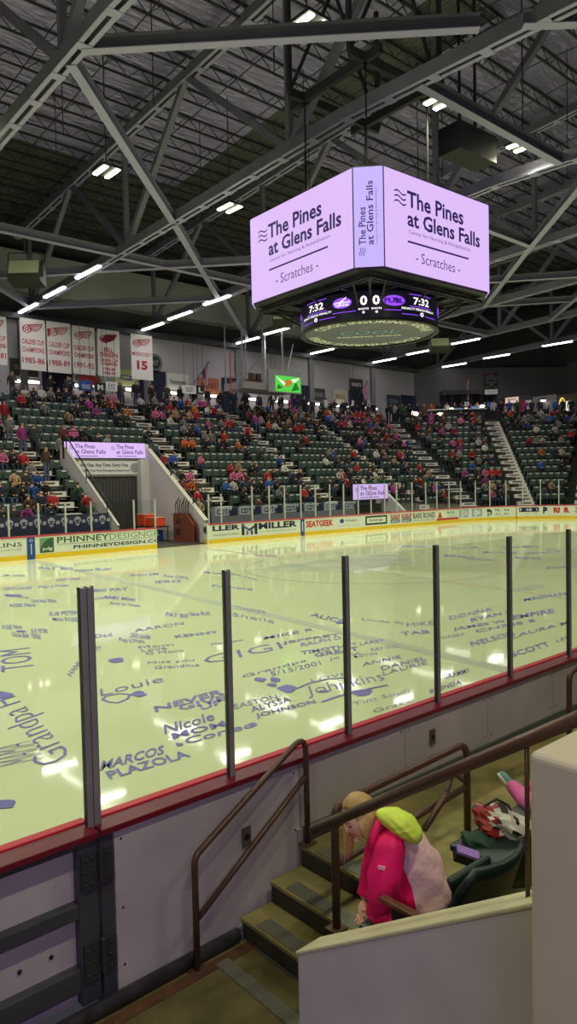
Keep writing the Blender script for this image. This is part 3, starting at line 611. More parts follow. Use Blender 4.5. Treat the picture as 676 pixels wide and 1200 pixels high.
# low seat-front wall with adverts
mb = MB(); mb.box(6, T0 - .22, Y0 - .12, Y0 - .02, .04, 1.75)
fw = tag(mb.build('seat_front_wall', M('dark_blue_band', (44, 46, 74), .6)), 'dark blue low wall with pale round emblems before the first row', 'low wall')
mb = MB(); x = 8.2
while x < T0 - .4:
    for dz, rx, rz in ((0, .17, .16), (-.17, .10, .10)):
        mb.add([(x + rx * math.cos(t), Y0 - .126, 1.5 + dz + rz * math.sin(t)) for t in [i * math.pi / 6 for i in range(12)]], [tuple(range(11, -1, -1))], 0)
    mb.add([(x + u, Y0 - .128, 1.48 + v) for u, v in ((-.1, -.03), (.1, -.03), (.1, .03), (-.1, .03))], [(0, 1, 2, 3)], 1); mb.box(x + .22, x + .38, Y0 - .126, Y0 - .12, 1.35, 1.5, 0)
    x += .62
mb.build('emblem_row', [M('pale_emblem', (170, 170, 184), .6), NAVY], fw)
mb = MB(); mb.box(T1 + 1.0, 32.9, Y0 - .12, Y0 - .02, .04, 1.75)
fw = tag(mb.build('seat_front_wall', M('grey_band', (120, 122, 132), .6)), 'grey low wall with repeated bus company letters before the first row', 'low wall')
mb = MB(); x = T1 + 1.2
while x < 32.6:
    mb.box(x, x + 1.5, Y0 - .13, Y0 - .12, 1.3, 1.74, 1); mb.prism([(x + .9, Y0 - .135, 1.3), (x + 1.5, Y0 - .135, 1.3), (x + 1.5, Y0 - .135, 1.74), (x + 1.15, Y0 - .135, 1.74)], (0, .005, 0), 0)
    text(mb, 'CDTA', (x + .1, Y0 - .137, 1.38), (1.0, 0, 0), (0, 0, .28), 2, .03); x += 1.62
mb.build('advert_lettering', [NAVY, M('pale_grey_ad', (176, 180, 190), .6), NAVY], fw)

# tunnel: two sloping side walls, header, sign, banner, dark curtain
def tun_wall(x0, x1, y0, z0, y1, z1, label, mat=WALLP, end=40.):
    mb = MB(); zt = z1
    mb.prism([(x0, y0, 0), (x0, y1 + .4, 0), (x0, y1 + .4, zt), (x0, y1, z1), (x0, y0, z0)], (x1 - x0, 0, 0)); o = mb.build('wall_tunnel', mat); struct(o, label, 'wall')
    d = Vector((0, y1 - y0, z1 - z0)).normalized(); mb = MB(); mb.beam((((x0 + x1) / 2), y0 - .02, z0 + .03), ((x0 + x1) / 2, y1, z1 + .03), abs(x1 - x0) + .04, .06); mb.build('cap', M('pale_cap', (190, 186, 172), .6), o)
    return o
tun_wall(T1, T1 + .22, YF + .6, 1.12, 36.2, 5.32, 'sloping lavender white side wall of the large tunnel, next to the stick rack')
tun_wall(T0 - .1, T0 - .02, YF + .75, 1.12, 36.2, 5.22, 'sloping side wall of the large tunnel on its emblem wall side')
mb = MB(); mb.box(T0, T1, 36.2, 36.5, 3.55, 5.42); struct(mb.build('wall_header', WALLP), 'white header wall over the tunnel mouth', 'wall')
mb = MB(); mb.box(T1 - .5, T1, 35.7, 36.2, 0, 4.5); struct(mb.build('pillar', M('white_frame_paint', (200, 196, 200), .7)), 'white door frame pillar at the back of the tunnel', 'pillar')
mb = MB(); xx = T0
for k in range(44):
    mb.box(xx + k * .0975, xx + k * .0975 + .0975, 36.25 + (.03 if k % 2 else 0), 36.33 + (.03 if k % 2 else 0), 0, 3.55)
tag(mb.build('tunnel_curtain', M('charcoal_curtain', (66, 64, 66), .8)), 'charcoal pleated curtain closing the tunnel under the white banner', 'curtain')
mb = MB(); mb.box(T0, T1, 30.2, 36.2, -.02, .012); struct(mb.build('floor', M('tunnel_rubber', (52, 50, 52), .7)), 'dark rubber floor of the tunnel', 'floor')
def wave_logo(mb, o, ux, uy, mi):
    for k in range(3):
        pts = [(i / 10, (.18 + k * .32) + .1 * math.sin(i / 10 * 2 * math.pi)) for i in range(11)]
        for (a, b), (c, d) in zip(pts, pts[1:]): mb.quad(o + ux * a + uy * (b - .05), o + ux * c + uy * (d - .05), o + ux * c + uy * (d + .05), o + ux * a + uy * (b + .05), mi)
def pines(mb, o, ux, uy, mi, scratches=True):
    if scratches:
        wave_logo(mb, o + ux * .09 + uy * .66, ux * .10, uy * .16, mi)
        text_in(mb, 'The Pines', o, ux, uy, .2, .67, .73, .84, mi, .024); text_in(mb, 'at Glens Falls', o, ux, uy, .2, .475, .90, .64, mi, .024)
        text_in(mb, 'Center for Nursing & Rehabilitation', o, ux, uy, .21, .39, .80, .44, mi, -.005)
        mb.quad(o + ux * .2 + uy * .305, o + ux * .78 + uy * .305, o + ux * .78 + uy * .325, o + ux * .2 + uy * .325, mi)
        text_in(mb, '- Scratches -', o, ux, uy, .27, .12, .69, .23, mi, -.005)
    else:
        wave_logo(mb, o + ux * .06 + uy * .5, ux * .1, uy * .28, mi)
        text_in(mb, 'The Pines', o, ux, uy, .2, .6, .68, .88, mi, .012); text_in(mb, 'at Glens Falls', o, ux, uy, .2, .27, .94, .54, mi, .012)
        mb.quad(o + ux * .2 + uy * .1, o + ux * .75 + uy * .1, o + ux * .75 + uy * .14, o + ux * .2 + uy * .14, mi)
t = thing('video_sign', (18.5, 36.1, 4.9), 'wide lavender video sign over the large tunnel mouth', 'video sign')
mb = MB(); mb.box(T0 - .15, T1 + .03, 36.05, 36.2, 4.52, 5.44); mb.build('housing', SCRB, t)
mb = MB(); mb.quad((T0 - .1, 36.04, 4.56), (T1, 36.04, 4.56), (T1, 36.04, 5.4), (T0 - .1, 36.04, 5.4)); mb.build('screen', SCR, t)
mb = MB(); pines(mb, Vector((T0 - .0, 36.03, 4.56)), Vector((2.4, 0, 0)), Vector((0, 0, .84)), 0, False); pines(mb, Vector((T0 + 2.45, 36.03, 4.56)), Vector((2.25, 0, 0)), Vector((0, 0, .84)), 0, False); mb.build('screen_lettering', SCRT, t)
t = thing('banner_sign', (18.7, 36.1, 4), 'white hospital banner hanging below the tunnel video sign', 'banner')
mb = MB(); mb.box(16.85, 20.6, 36.1, 36.16, 3.66, 4.4); mb.build('cloth', M('banner_white', (214, 212, 218), .7), t)
mb = MB(); o = Vector((16.85, 36.09, 3.66)); text_in(mb, 'Any Day. Any Time. Every One.', o, (3.75, 0, 0), (0, 0, .74), .03, .52, .80, .82, 0, .02); text_in(mb, 'Building Your New Emergency Department', o, (3.75, 0, 0), (0, 0, .74), .03, .18, .82, .38, 0, .01)
mb.add([o + Vector((3.38 + .27 * math.cos(a), -.001, .37 + .27 * math.sin(a))) for a in [i * math.pi / 10 for i in range(20)]], [tuple(range(19, -1, -1))], 1); mb.build('lettering', [NAVY, M('pale_seal', (150, 150, 160), .7)], t)
# second small tunnel
tun_wall(36.4, 36.6, YF + .35, .95, 32.1, 2.55, 'short sloping white wall of the small far tunnel')
t = thing('video_sign', (34.6, 31.6, 2.3), 'small lavender video sign over the far small tunnel', 'video sign')
a = Vector((33.0, 31.35, 1.82)); mb = MB(); mb.box(32.95, 36.4, 31.38, 31.6, 1.78, 2.84); mb.build('housing', SCRB, t)
mb = MB(); mb.quad((33.0, 31.37, 1.82), (36.35, 31.37, 1.82), (36.35, 31.37, 2.8), (33, 31.37, 2.8)); mb.build('screen', SCR, t)
mb = MB(); pines(mb, Vector((33.0, 31.36, 1.82)), Vector((3.3, 0, 0)), Vector((0, 0, .98)), 0, False); mb.build('screen_lettering', SCRT, t)

# stairs through the seats
def stair(p0, u, n, wd, label, i0=0, i1=NR):
    """pale steps: two per row, p0 on the front edge of row 0"""
    mb = MB(); sk = MB()
    for i in range(i0, i1):
        for h in (0, 1):
            z1 = rowz(i) + RZ * h / 2 - (0 if h else 0) + (RZ / 2 if h else 0) * 0 + .02
            z1 = rowz(i) + (RZ * .5 if h else 0.02); d0 = RD * i * 1 + (RD * .5 if h else 0); q = p0 + n * d0
            c = q + n * (RD * .25); mb.obox(c + Vector((0, 0, (z1 + rowz(i) - RZ) / 2)), (u, n, (0, 0, 1)), (wd / 2, RD * .25, (z1 - rowz(i) + RZ) / 2), 0)
            mb.obox(q + Vector((0, 0, z1 - .12)) + n * .002, (u, n, (0, 0, 1)), (wd * .30, .006, .05), 1)
    return tag(mb.build('seating_stairs', [STAIRW, M('stair_riser', (72, 66, 60), .8)]), label, 'stairs', 'aisle stairs through the far seats')
XS = {'z': 14.75, 'a': 23.7, 'b': 32.2, 'c': 40.5}
stair(Vector((XS['z'], Y0, 0)), SIDE_U, SIDE_N, 1.1, 'pale aisle stairs between the emblem wall seats and the large tunnel')
stair(Vector((XS['a'], Y0, 0)), SIDE_U, SIDE_N, 1.2, 'pale aisle stairs just past the large tunnel, under the L sign')
stair(Vector((XS['b'], Y0, 0)), SIDE_U, SIDE_N, 1.1, 'pale aisle stairs running up toward the green lit platform sign')
stair(Vector((XS['c'], Y0, 0)), SIDE_U, SIDE_N, 1.1, 'pale aisle stairs running up toward the J sign curtain')
def along(v0, v1): d = (v1 - v0); return d.normalized(), d.length / (RD * NR)
def stair_line(p0, d, scale, wd, label):
    n = Vector((d.x, d.y, 0)); u = Vector((n.y, -n.x, 0)); mb = MB()
    for i in range(NR):
        for h in (0, 1):
            z1 = rowz(i) + (RZ * .5 if h else .02); L = RD * scale; q = p0 + n * (L * (i + .5 * h)); c = q + n * (L * .25)
            mb.obox(c + Vector((0, 0, (z1 + rowz(i) - RZ) / 2)), (u, n, (0, 0, 1)), (wd / 2, L * .25, (z1 - rowz(i) + RZ) / 2), 0)
            mb.obox(q + Vector((0, 0, z1 - .12)) + n * .002, (u, n, (0, 0, 1)), (wd * .30, .006, .05), 1)
    return tag(mb.build('seating_stairs', [STAIRW, M('stair_riser', (72, 66, 60), .8)]), label, 'stairs', 'aisle stairs through the far seats')
m0, e0 = miter(0); m1, e1 = miter(NR)
d, k = along(m0, m1); stair_line(m0, d, k, 1.25, 'pale wide aisle stairs where the far seats bend into the corner')
d, k = along(e0, e1); stair_line(e0, d, k, 1.25, 'pale aisle stairs at the far edge, past the corner seats')
D_N = Vector((s2, s2, 0)); D_U = Vector((s2, -s2, 0)); dmid = (m0 + e0) / 2
stair_line(dmid, D_N, 1.0, 1.25, 'pale aisle stairs with dark risers up the middle of the corner seats')
# safety rails over the tunnel walls
for x, lb in ((T1 + .11, 'black sloping handrail above the lavender tunnel wall'), (T0 - .1, 'black sloping handrail above the emblem side tunnel wall')):
    mb = MB(); a = Vector((x, YF + 1.2, 1.9)); b_ = Vector((x, 36.2, 6.0)); mb.tube([a, b_], .035, 6)
    for q in (.1, .5, .92): p = a.lerp(b_, q); mb.tube([p, p - Vector((0, 0, .75))], .03, 6)
    tag(mb.build('tunnel_handrail', BLACK), lb, 'handrail')
mb = MB(); mb.tube([(T0 - .1, 36.45, 6.0), (T1 + .1, 36.45, 6.0)], .03, 6)
for q in range(6): mb.tube([(T0 + q * .94, 36.45, 6), (T0 + q * .94, 36.45, 5.4)], .025, 6)
tag(mb.build('guard_rail', BLACK), 'black guard rail along the top of the tunnel video sign', 'rail')

# walls
HW = 13.9
mb = MB(); mb.box(3, 57.6, 46, 46.4, ZC - .4, HW + .1); wf = struct(mb.build('wall_far', BLOCKW), 'long pale painted block wall behind the top row', 'wall')
for i, x in enumerate((17.9, 26.9, 35.2, 43.2, 51.2)):
    mb = MB(); mb.box(x - .25, x + .25, 45.7, 46, ZC - .3, HW); mb.build('pilaster', M('pilaster_paint', (128, 126, 130), .8), wf)
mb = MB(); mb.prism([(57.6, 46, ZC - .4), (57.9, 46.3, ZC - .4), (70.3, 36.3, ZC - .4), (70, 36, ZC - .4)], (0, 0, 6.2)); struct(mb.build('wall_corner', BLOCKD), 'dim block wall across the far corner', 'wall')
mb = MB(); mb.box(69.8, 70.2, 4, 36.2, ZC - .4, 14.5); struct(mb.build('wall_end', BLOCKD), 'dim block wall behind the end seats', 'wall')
mb = MB(); mb.box(3, 58, 47.0, 47.3, 13.6, 22); mb.box(3, 58, 46.0, 47.2, 15.6, 18.2, 1); mb.prism([(58, 47, 13.6), (70, 38, 13.6), (70.3, 38.3, 13.6), (58.3, 47.3, 13.6)], (0, 0, 8)); mb.box(70, 70.3, 4, 38, 13.6, 22)
struct(mb.build('wall_upper', [M('upper_wall', (70, 70, 72), .85), M('bulkhead_grey', (176, 176, 178), .8, 0, .2, (.6, .06))]), 'dark upper wall with a grey bulkhead band under the roof', 'wall')
mb = MB(); mb.box(3, 57.8, 45.5, 46.3, 13.75, 14.1); struct(mb.build('beam', STEELD), 'dark eave beam along the top of the block wall', 'beam')
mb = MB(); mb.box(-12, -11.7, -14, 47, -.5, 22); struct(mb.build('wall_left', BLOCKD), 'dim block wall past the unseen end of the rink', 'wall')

# roof deck and joists
RIDGE = 17.0
def rz(y): return 22.2 - abs(y - RIDGE) * .075
mb = MB()
mb.quad((-12, RIDGE, rz(RIDGE)), (72, RIDGE, rz(RIDGE)), (72, 47.3, rz(47.3)), (-12, 47.3, rz(47.3)))
mb.quad((-12, -14, rz(-14)), (72, -14, rz(-14)), (72, RIDGE, rz(RIDGE)), (-12, RIDGE, rz(RIDGE)))
struct(mb.build('ceiling', DECK), 'dark corrugated roof deck', 'ceiling')
mb = MB()
def foil(x0, x1, y0, y1): mb.quad((x0, y0, rz(y0) - .06), (x1, y0, rz(y0) - .06), (x1, y1, rz(y1) - .06), (x0, y1, rz(y1) - .06))
foil(-12, 22.6, -10, RIDGE); foil(-12, 23.8, RIDGE, 36.6); foil(25.5, 72, -10, RIDGE); foil(27, 72, RIDGE, 30)
struct(mb.build('ceiling', FOIL), 'silver crinkled foil insulation under the roof deck', 'ceiling')
mb = MB(); jx0, jx1 = -10, 71.0; dz = .55
mb.beam((jx0, 0, 0), (jx1, 0, 0), .09, .07); mb.beam((jx0, 0, -dz), (jx1, 0, -dz), .09, .07)
x = jx0; k = 0
while x < jx1 - .5:
    mb.beam((x, 0, 0 if k % 2 else -dz), (x + .62, 0, -dz if k % 2 else 0), .03); x += .62; k += 1
jm = mb.mesh('roof_joist', JOIST)
for k, y in enumerate([-6 + 1.9 * i for i in range(28)]):
    o = bpy.data.objects.new('roof_joist', jm); C.objects.link(o); o.location = (0, y, rz(y) - .12); WL[o.name] = Vector()
    struct(o, 'thin dark open web roof joist, %s across the roof' % ORD[k + 1], 'joist'); o['group'] = 'roof joists'
for k, x in enumerate([-6 + 2.6 * i for i in range(29)]):
    mb = MB(); mb.tube([(x, -8, rz(-8) - .68), (x, RIDGE, rz(RIDGE) - .68), (x, 46.5, rz(46.5) - .68)], .025, 5)
    o = struct(mb.build('roof_bridging', JOIST), 'thin bridging rod, %s along the roof' % ORD[k + 1], 'rod'); o['group'] = 'roof bridging rods'

# main trusses: double channel chords with batten plates, warren webs
def zb(y): return 15.35 - abs(y - RIDGE) * .035
def zt(y): return rz(y) - .78
BN = [-4.5, 7.8, 20.0, 32.2, 44.4]; TN = [1.7, 13.9, 26.6, 38.3]
def truss(X, k):
    t = thing('roof_truss', (X, RIDGE, 15), 'big grey steel roof truss, %s along the hall from the near end' % ORD[k], 'truss', 'main roof trusses', 'structure')
    def chord(name, zf, y0, y1):
        mb = MB(); ys = [y0, RIDGE, y1]
        for a, b in zip(ys, ys[1:]):
            for sx in (-.2, .2):
                p = Vector((X + sx, a, zf(a))); q = Vector((X + sx, b, zf(b))); mb.beam(p, q, .04, .42); mb.beam(p - Vector((math.copysign(.06, sx), 0, .2)), q - Vector((math.copysign(.06, sx), 0, .2)), .14, .03, mi=1)
            n = int(abs(b - a) / 1.7)
            for i in range(n + (b > RIDGE)):
                y = a + (b - a) * i / n; mb.box(X - .22, X + .22, y - .16, y + .16, zf(y) - .235, zf(y) - .215, 1)
        return mb.build(name, [STEEL, M('steel_flange', (170, 165, 196), .5, 0, .4)], t)
    chord('bottom_chord', zb, -8, 46.2); chord('top_chord', zt, -8, 46.2)
    nodes = [(y, zb(y)) for y in BN]; tn = [(y, zt(y)) for y in TN]
    allv = sorted(nodes + tn)
    for (y0, z0), (y1, z1) in zip(allv, allv[1:]):
        mb = MB(); mb.beam((X, y0, z0), (X, y1, z1), .26, .26, (1, 0, 0)); mb.build('web_member', STEEL, t)
    for y in BN:
        mb = MB(); mb.beam((X, y, zb(y)), (X, y, zt(y)), .22, .22, (1, 0, 0)); mb.build('web_member', STEEL, t)
    return t
TX = [9.3, 18.0, 26.8, 35.2, 43.2, 51.2, 59.4]
for k, X in enumerate(TX): truss(X, k + 1)
# horizontal bracing in the bottom chord plane
BR = [((9.3, 19.0), (17.0, 11.1), 'deep brace beam crossing the top of the view between the first two trusses'), ((9.3, 19.6), (18, 27.9), 'long pale brace beam running down from the first truss to the second'),
      ((18, 27.9), (26.8, 36.6), 'pale brace beam continuing from the second truss to the third'), ((26.8, 27.6), (18, 35.9), 'crossing brace beam between the second and third trusses'), ((17.6, 10.4), (26.8, 1.5), 'deep brace beam leaving the second truss toward the near roof'),
      ((17.9, 14.05), (26.8, 14.05), 'strut beam beside the twin lamps above the scoreboard'), ((9.3, 33.0), (18, 33.0), 'strut beam behind the hanging loudspeaker bracket'), ((18, 33.2), (26.8, 33.2), 'strut beam between second and third trusses above the crowd'),
      ((35.2, 20.4), (26.8, 12.1), 'violet lit brace beam beside the scoreboard edge'), ((26.8, 20.0), (35.2, 20.0), 'strut beam passing behind the scoreboard'), ((35.2, 20.4), (43.2, 28.4), 'brace beam between fourth and fifth trusses'), ((43.2, 20.0), (35.2, 28.0), 'crossing brace beam between fourth and fifth trusses'),
      ((43.2, 33.2), (51.2, 33.2), 'strut beam between fifth and sixth trusses over the seats'), ((35.2, 33.2), (43.2, 33.2), 'strut beam between fourth and fifth trusses over the seats'), ((43.2, 28), (51.2, 20), 'brace beam between fifth and sixth trusses'), ((43.2, 20), (51.2, 28), 'crossing brace beam between fifth and sixth trusses'), ((26.8, 33.2), (35.2, 33.2), 'strut beam between third and fourth trusses'),
      ((9.3, 36), (18, 44.3), 'brace beam in the far corner bay behind the hanging loudspeaker'), ((18, 36), (9.3, 44.3), 'crossing brace beam in the far corner bay'), ((26.8, 36.2), (35.2, 44.4), 'brace beam between third and fourth trusses near the wall'), ((18, 44.4), (26.8, 36.6), 'brace beam rising from the wall to the third truss'), ((51.2, 20), (59.4, 20), 'strut beam between sixth and seventh trusses')]
for (a, b_, lb) in BR:
    mb = MB(); p = Vector((a[0], a[1], zb(a[1]) - .05)); q = Vector((b_[0], b_[1], zb(b_[1]) - .05)); d = (q - p).normalized(); p = p + d * .1; q = q - d * .1
    mb.beam(p, q, .04, .36); mb.beam(p - Vector((0, 0, .18)), q - Vector((0, 0, .18)), .3, .03, mi=1); mb.beam(p + Vector((0, 0, .18)), q + Vector((0, 0, .18)), .3, .03)
    struct(mb.build('roof_brace', [STEEL, M('steel_flange', (170, 165, 196), .5)]), lb, 'brace')
# thin vertical hanger rods
HR = [(13.5, 22), (13.5, 30), (15.6, 18), (22.5, 24), (22.5, 17), (21, 30), (24.5, 12), (29.5, 13), (31, 16), (12, 26), (25.5, 20), (33, 12), (38, 14), (30, 22)]
for k, (x, y) in enumerate(HR):
    mb = MB(); mb.tube([(x, y, rz(y) - .2), (x, y, 16.2)], .02, 5); o = struct(mb.build('hanger_rod', JOIST), 'thin vertical hanger rod, %s under the roof' % ORD[k + 1], 'rod'); o['group'] = 'hanger rods'

# ------------------------------------------------------------------ centre-hung scoreboard
SX, SY, SROT, HS, CH = 19.15, 17.28, -.041, 3.2, .62
ZB, ZTOP = 9.33, 12.25
def sl(x, y, z): c, s = math.cos(SROT), math.sin(SROT); return Vector((SX + x * c - y * s, SY + x * s + y * c, z))
def sd(x, y): c, s = math.cos(SROT), math.sin(SROT); return Vector((x * c - y * s, x * s + y * c, 0))
sb = thing('scoreboard', (SX, SY, ZB), 'large four sided lavender video scoreboard hanging over centre ice', 'scoreboard')
oct_ = [(-HS, -HS + CH), (-HS + CH, -HS), (HS - CH, -HS), (HS, -HS + CH), (HS, HS - CH), (HS - CH, HS), (-HS + CH, HS), (-HS, HS - CH)]
mb = MB(); k = (HS - .04) / HS
mb.prism([sl(x * k, y * k, ZB - .06) for x, y in oct_], (0, 0, ZTOP - ZB + .12)); mb.build('housing', SCRB, sb)
for i in range(8):
    a, b_ = oct_[i], oct_[(i + 1) % 8]; A = sl(*a, ZB); B = sl(*b_, ZB); ux = B - A; uy = Vector((0, 0, ZTOP - ZB)); n = Vector((ux.y, -ux.x, 0)).normalized()
    o = A + n * .0; big = i % 2 == 1
    e = .02; mb = MB(); mb.quad(o + ux * e * .3 + n * .012, o + ux * (1 - e * .3) + n * .012, o + ux * (1 - e * .3) + uy + n * .012, o + ux * e * .3 + uy + n * .012)
    s_ = mb.build('screen', SCR if big else SCRV, sb); mb = MB(); o2 = o + n * .02
    if big: pines(mb, o2, ux, uy, 0)
    else:
        L = ux.length; up = Vector((0, 0, 1)); lf = -ux.normalized()
        base = o2 + ux; U = uy; V = lf * L
        wave_logo(mb, base + U * .11 + V * .62, U * .085, V * .22, 0)
        text_in(mb, 'The Pines', base, U, V, .22, .60, .60, .84, 0, .012); text_in(mb, 'at Glens Falls', base, U, V, .22, .34, .86, .57, 0, .012); text_in(mb, 'Center for Nursing & Rehabilitation', base, U, V, .22, .2, .80, .27, 0, -.005)
    mb.build('screen_lettering', SCRT, s_)
# lattice under the screens
mb = MB()
for q in (-2.6, -1.3, 0, 1.3, 2.6):
    mb.beam(sl(q, -2.75, ZB - .2), sl(q, 2.75, ZB - .2), .08, .12); mb.beam(sl(-2.75, q, ZB - .2), sl(2.75, q, ZB - .2), .08, .12)
for s in (-1, 1):
    mb.beam(sl(-2.75, s * 2.75, ZB - .2), sl(2.75, s * 2.75, ZB - .2), .09); mb.beam(sl(s * 2.75, -2.75, ZB - .2), sl(s * 2.75, 2.75, ZB - .2), .09)
    for u in (-2.75, 2.75): mb.beam(sl(s * 2.75, u, ZB - .22), sl(s * 1.6, u * .6, 8.9), .08)
    for q in (-2, 0, 2): mb.beam(sl(s * 2.7, q, ZB - .2), sl(s * 1.9, q * .7, 8.6), .06); mb.beam(sl(q, s * 2.7, ZB - .2), sl(q * .7, s * 1.9, 8.6), .06)
mb.build('under_frame', SCRB, sb)
RR = 2.4; PH = math.atan2(-SY, -SX); ZR0, ZR1 = 8.22, 9.08
def cyl(al, r, z): return Vector((SX + r * math.cos(PH + al), SY + r * math.sin(PH + al), z))
mb = MB(); n = 64
for i in range(n):
    a, b_ = 2 * math.pi * i / n, 2 * math.pi * (i + 1) / n
    mb.quad(cyl(a, RR, ZR0), cyl(b_, RR, ZR0), cyl(b_, RR, ZR1), cyl(a, RR, ZR1)); mb.quad(cyl(a, RR - .25, ZR1), cyl(b_, RR - .25, ZR1), cyl(b_, RR - .25, ZR0), cyl(a, RR - .25, ZR0)); mb.quad(cyl(a, RR, ZR1), cyl(b_, RR, ZR1), cyl(b_, RR - .25, ZR1), cyl(a, RR - .25, ZR1))
ring = mb.build('ring_display', SCRD, sb)
def ctext(mb, s, a0, a1, z0, z1, mi, bold=.02):
    v, f, _ = txt(s, bold, 0); a0, a1 = math.radians(a0), math.radians(a1); mb.add([cyl(a0 + (a1 - a0) * x, RR + .012, z0 + (z1 - z0) * y) for x, y in v], f, mi)
def carc(mb, a0, a1, z0, z1, mi, st=6):
    for i in range(st):
        a = math.radians(a0 + (a1 - a0) * i / st); b_ = math.radians(a0 + (a1 - a0) * (i + 1) / st); mb.quad(cyl(a, RR + .01, z0), cyl(b_, RR + .01, z0), cyl(b_, RR + .01, z1), cyl(a, RR + .01, z1), mi)
def cball(mb, ac, zc, ra, rz_, mi, off=.011): mb.add([cyl(math.radians(ac + ra * math.cos(t)), RR + off, zc + rz_ * math.sin(t)) for t in [i * math.pi / 10 for i in range(20)]], [tuple(range(20))], mi)
mb = MB()
for base in (0, 180):
    b = base - 1
    ctext(mb, '0', b - 5.5, b + .0, 8.62, 8.93, 0, .03); ctext(mb, '0', b + 4, b + 9.5, 8.62, 8.93, 0, .03)
    for c in (b - 3, b + 7): ctext(mb, 'SHOTS', c - 4, c + 4, 8.48, 8.54, 0, .03); ctext(mb, '0', c - 1, c + 1, 8.36, 8.44, 0, .03)
    for c in (b - 46, b + 47):
        ctext(mb, '7:32', c - 9, c + 9, 8.68, 8.92, 0, .02); carc(mb, c - 13, c + 12, 8.99, 9.01, 1); carc(mb, c - 13, c + 12, 8.61, 8.63, 1)
        ctext(mb, 'PENALTY PERIOD PENALTY', c - 20, c + 17, 8.50, 8.57, 0, .02); ctext(mb, '0', c - 2, c + 2, 8.32, 8.46, 0, .03); carc(mb, c - 20, c - 4, 8.34, 8.36, 1); carc(mb, c + 4, c + 20, 8.34, 8.36, 1)
    carc(mb, b - 28, b - 9, 8.45, 8.47, 1); carc(mb, b + 13, b + 27, 8.45, 8.47, 1)
    cball(mb, b - 20, 8.76, 8, .17, 1); ctext(mb, 'ADIRONDACK', b - 27, b - 13, 8.74, 8.81, 0, .02); ctext(mb, 'THUNDER', b - 26, b - 14, 8.65, 8.72, 0, .02)
    mb.add([cyl(math.radians(b - 20 + u), RR + .014, z) for u, z in ((-4, 8.6), (1, 8.83), (-1, 8.83), (4, 8.95), (1, 8.87), (3, 8.87))], [(0, 1, 2), (2, 1, 5), (2, 5, 4), (4, 5, 3)], 0)
    cball(mb, b + 21, 8.76, 9, .17, 1); ctext(mb, 'FUEL', b + 13, b + 29, 8.68, 8.84, 2, .05); cball(mb, b + 82, 8.72, 6, .18, 1); cball(mb, b - 82, 8.72, 6, .18, 1)
mb.build('ring_figures', [LEDW, LEDP, M('led_deep_violet', (30, 10, 60), .4, emit=(70, 20, 140), estr=1)], ring)
mb = MB()
for i in range(n):
    a, b_ = 2 * math.pi * i / n, 2 * math.pi * (i + 1) / n; mb.add([cyl(a, RR - .02, ZR0 - .03), cyl(b_, RR - .02, ZR0 - .03), Vector((SX, SY, ZR0 - .03))], [(0, 2, 1)], 0)
    mb.quad(cyl(a, RR + .02, ZR0 - .08), cyl(a, RR + .02, ZR0), cyl(b_, RR + .02, ZR0), cyl(b_, RR + .02, ZR0 - .08), 1); mb.quad(cyl(a, RR + .02, ZR0 - .08), cyl(b_, RR + .02, ZR0 - .08), cyl(b_, RR - .12, ZR0 - .08), cyl(a, RR - .12, ZR0 - .08), 1)
disc = mb.build('disc', [M('disc_grey', (92, 92, 112), .5), SCRB], sb)
mb = MB(); zz = ZR0 - .045
for base in (0, 180):
    v, f, _ = txt('COOL INSURING ARENA', .02, 0); a0, a1 = math.radians(base - 62), math.radians(base + 88); mb.add([cyl(a0 + (a1 - a0) * x, 1.78 + .42 * y, zz) for x, y in v], f, 0)
o = Vector((SX, SY, zz)); uy = Vector((math.cos(PH), math.sin(PH), 0)); ux = Vector((-math.sin(PH), math.cos(PH), 0))
text(mb, 'COOL', o - ux * 1.0 + uy * .0, ux * 2.0, uy * .62, 1, .0, .2); text(mb, 'INSURING ARENA', o - ux * 1.15 - uy * .5, ux * 2.3, uy * .22, 0, .02)
mb.build('disc_lettering', [M('pale_yellow_letters', (244, 240, 236), .5), M('sky_blue_letters', (130, 180, 214), .5)], disc)
hf = thing('scoreboard_hoist', (SX, SY, 16.5), 'dark hoist frame with cables above the hanging scoreboard', 'hoist')
for x, y in ((-1.5, -1.5), (1.5, -1.5), (1.5, 1.5), (-1.5, 1.5)):
    mb = MB(); p = sl(x, y, ZTOP + .06); mb.tube([p, p + Vector((0, 0, 4.2))], .03, 6); mb.build('cable', BLACK, hf)
mb = MB()
for s in (-1, 1):
    mb.beam(sl(-2.2, s * 1.5, 16.5), sl(2.2, s * 1.5, 16.5), .16, .3); mb.beam(sl(s * 1.5, -2.2, 16.5), sl(s * 1.5, 2.2, 16.5), .16, .3)
    for t in (-2.2, 2.2):
        mb.beam(sl(t, s * 1.5, 16.5), sl(t, s * 1.5, 20.9), .14)
        mb.beam(sl(t, s * 1.5, 16.5), sl(0, s * 1.5, 20.9), .1)
mb.build('frame', STEELD, hf)
mb = MB(); q = dep(548, 172, 27); mb.obox(q, (sd(1, 0), sd(0, 1), (0, 0, 1)), (1.1, .5, .5)); mb.beam(q + Vector((.5, 0, .4)), Vector((q.x + .5, q.y, rz(q.y) - .7)), .08); mb.beam(q + Vector((-.5, 0, .4)), Vector((q.x - .5, q.y, rz(q.y) - .7)), .08)
tag(mb.build('motor_box', M('motor_dark', (34, 33, 38), .6)), 'dark motor box hung from the roof beside the scoreboard', 'motor')

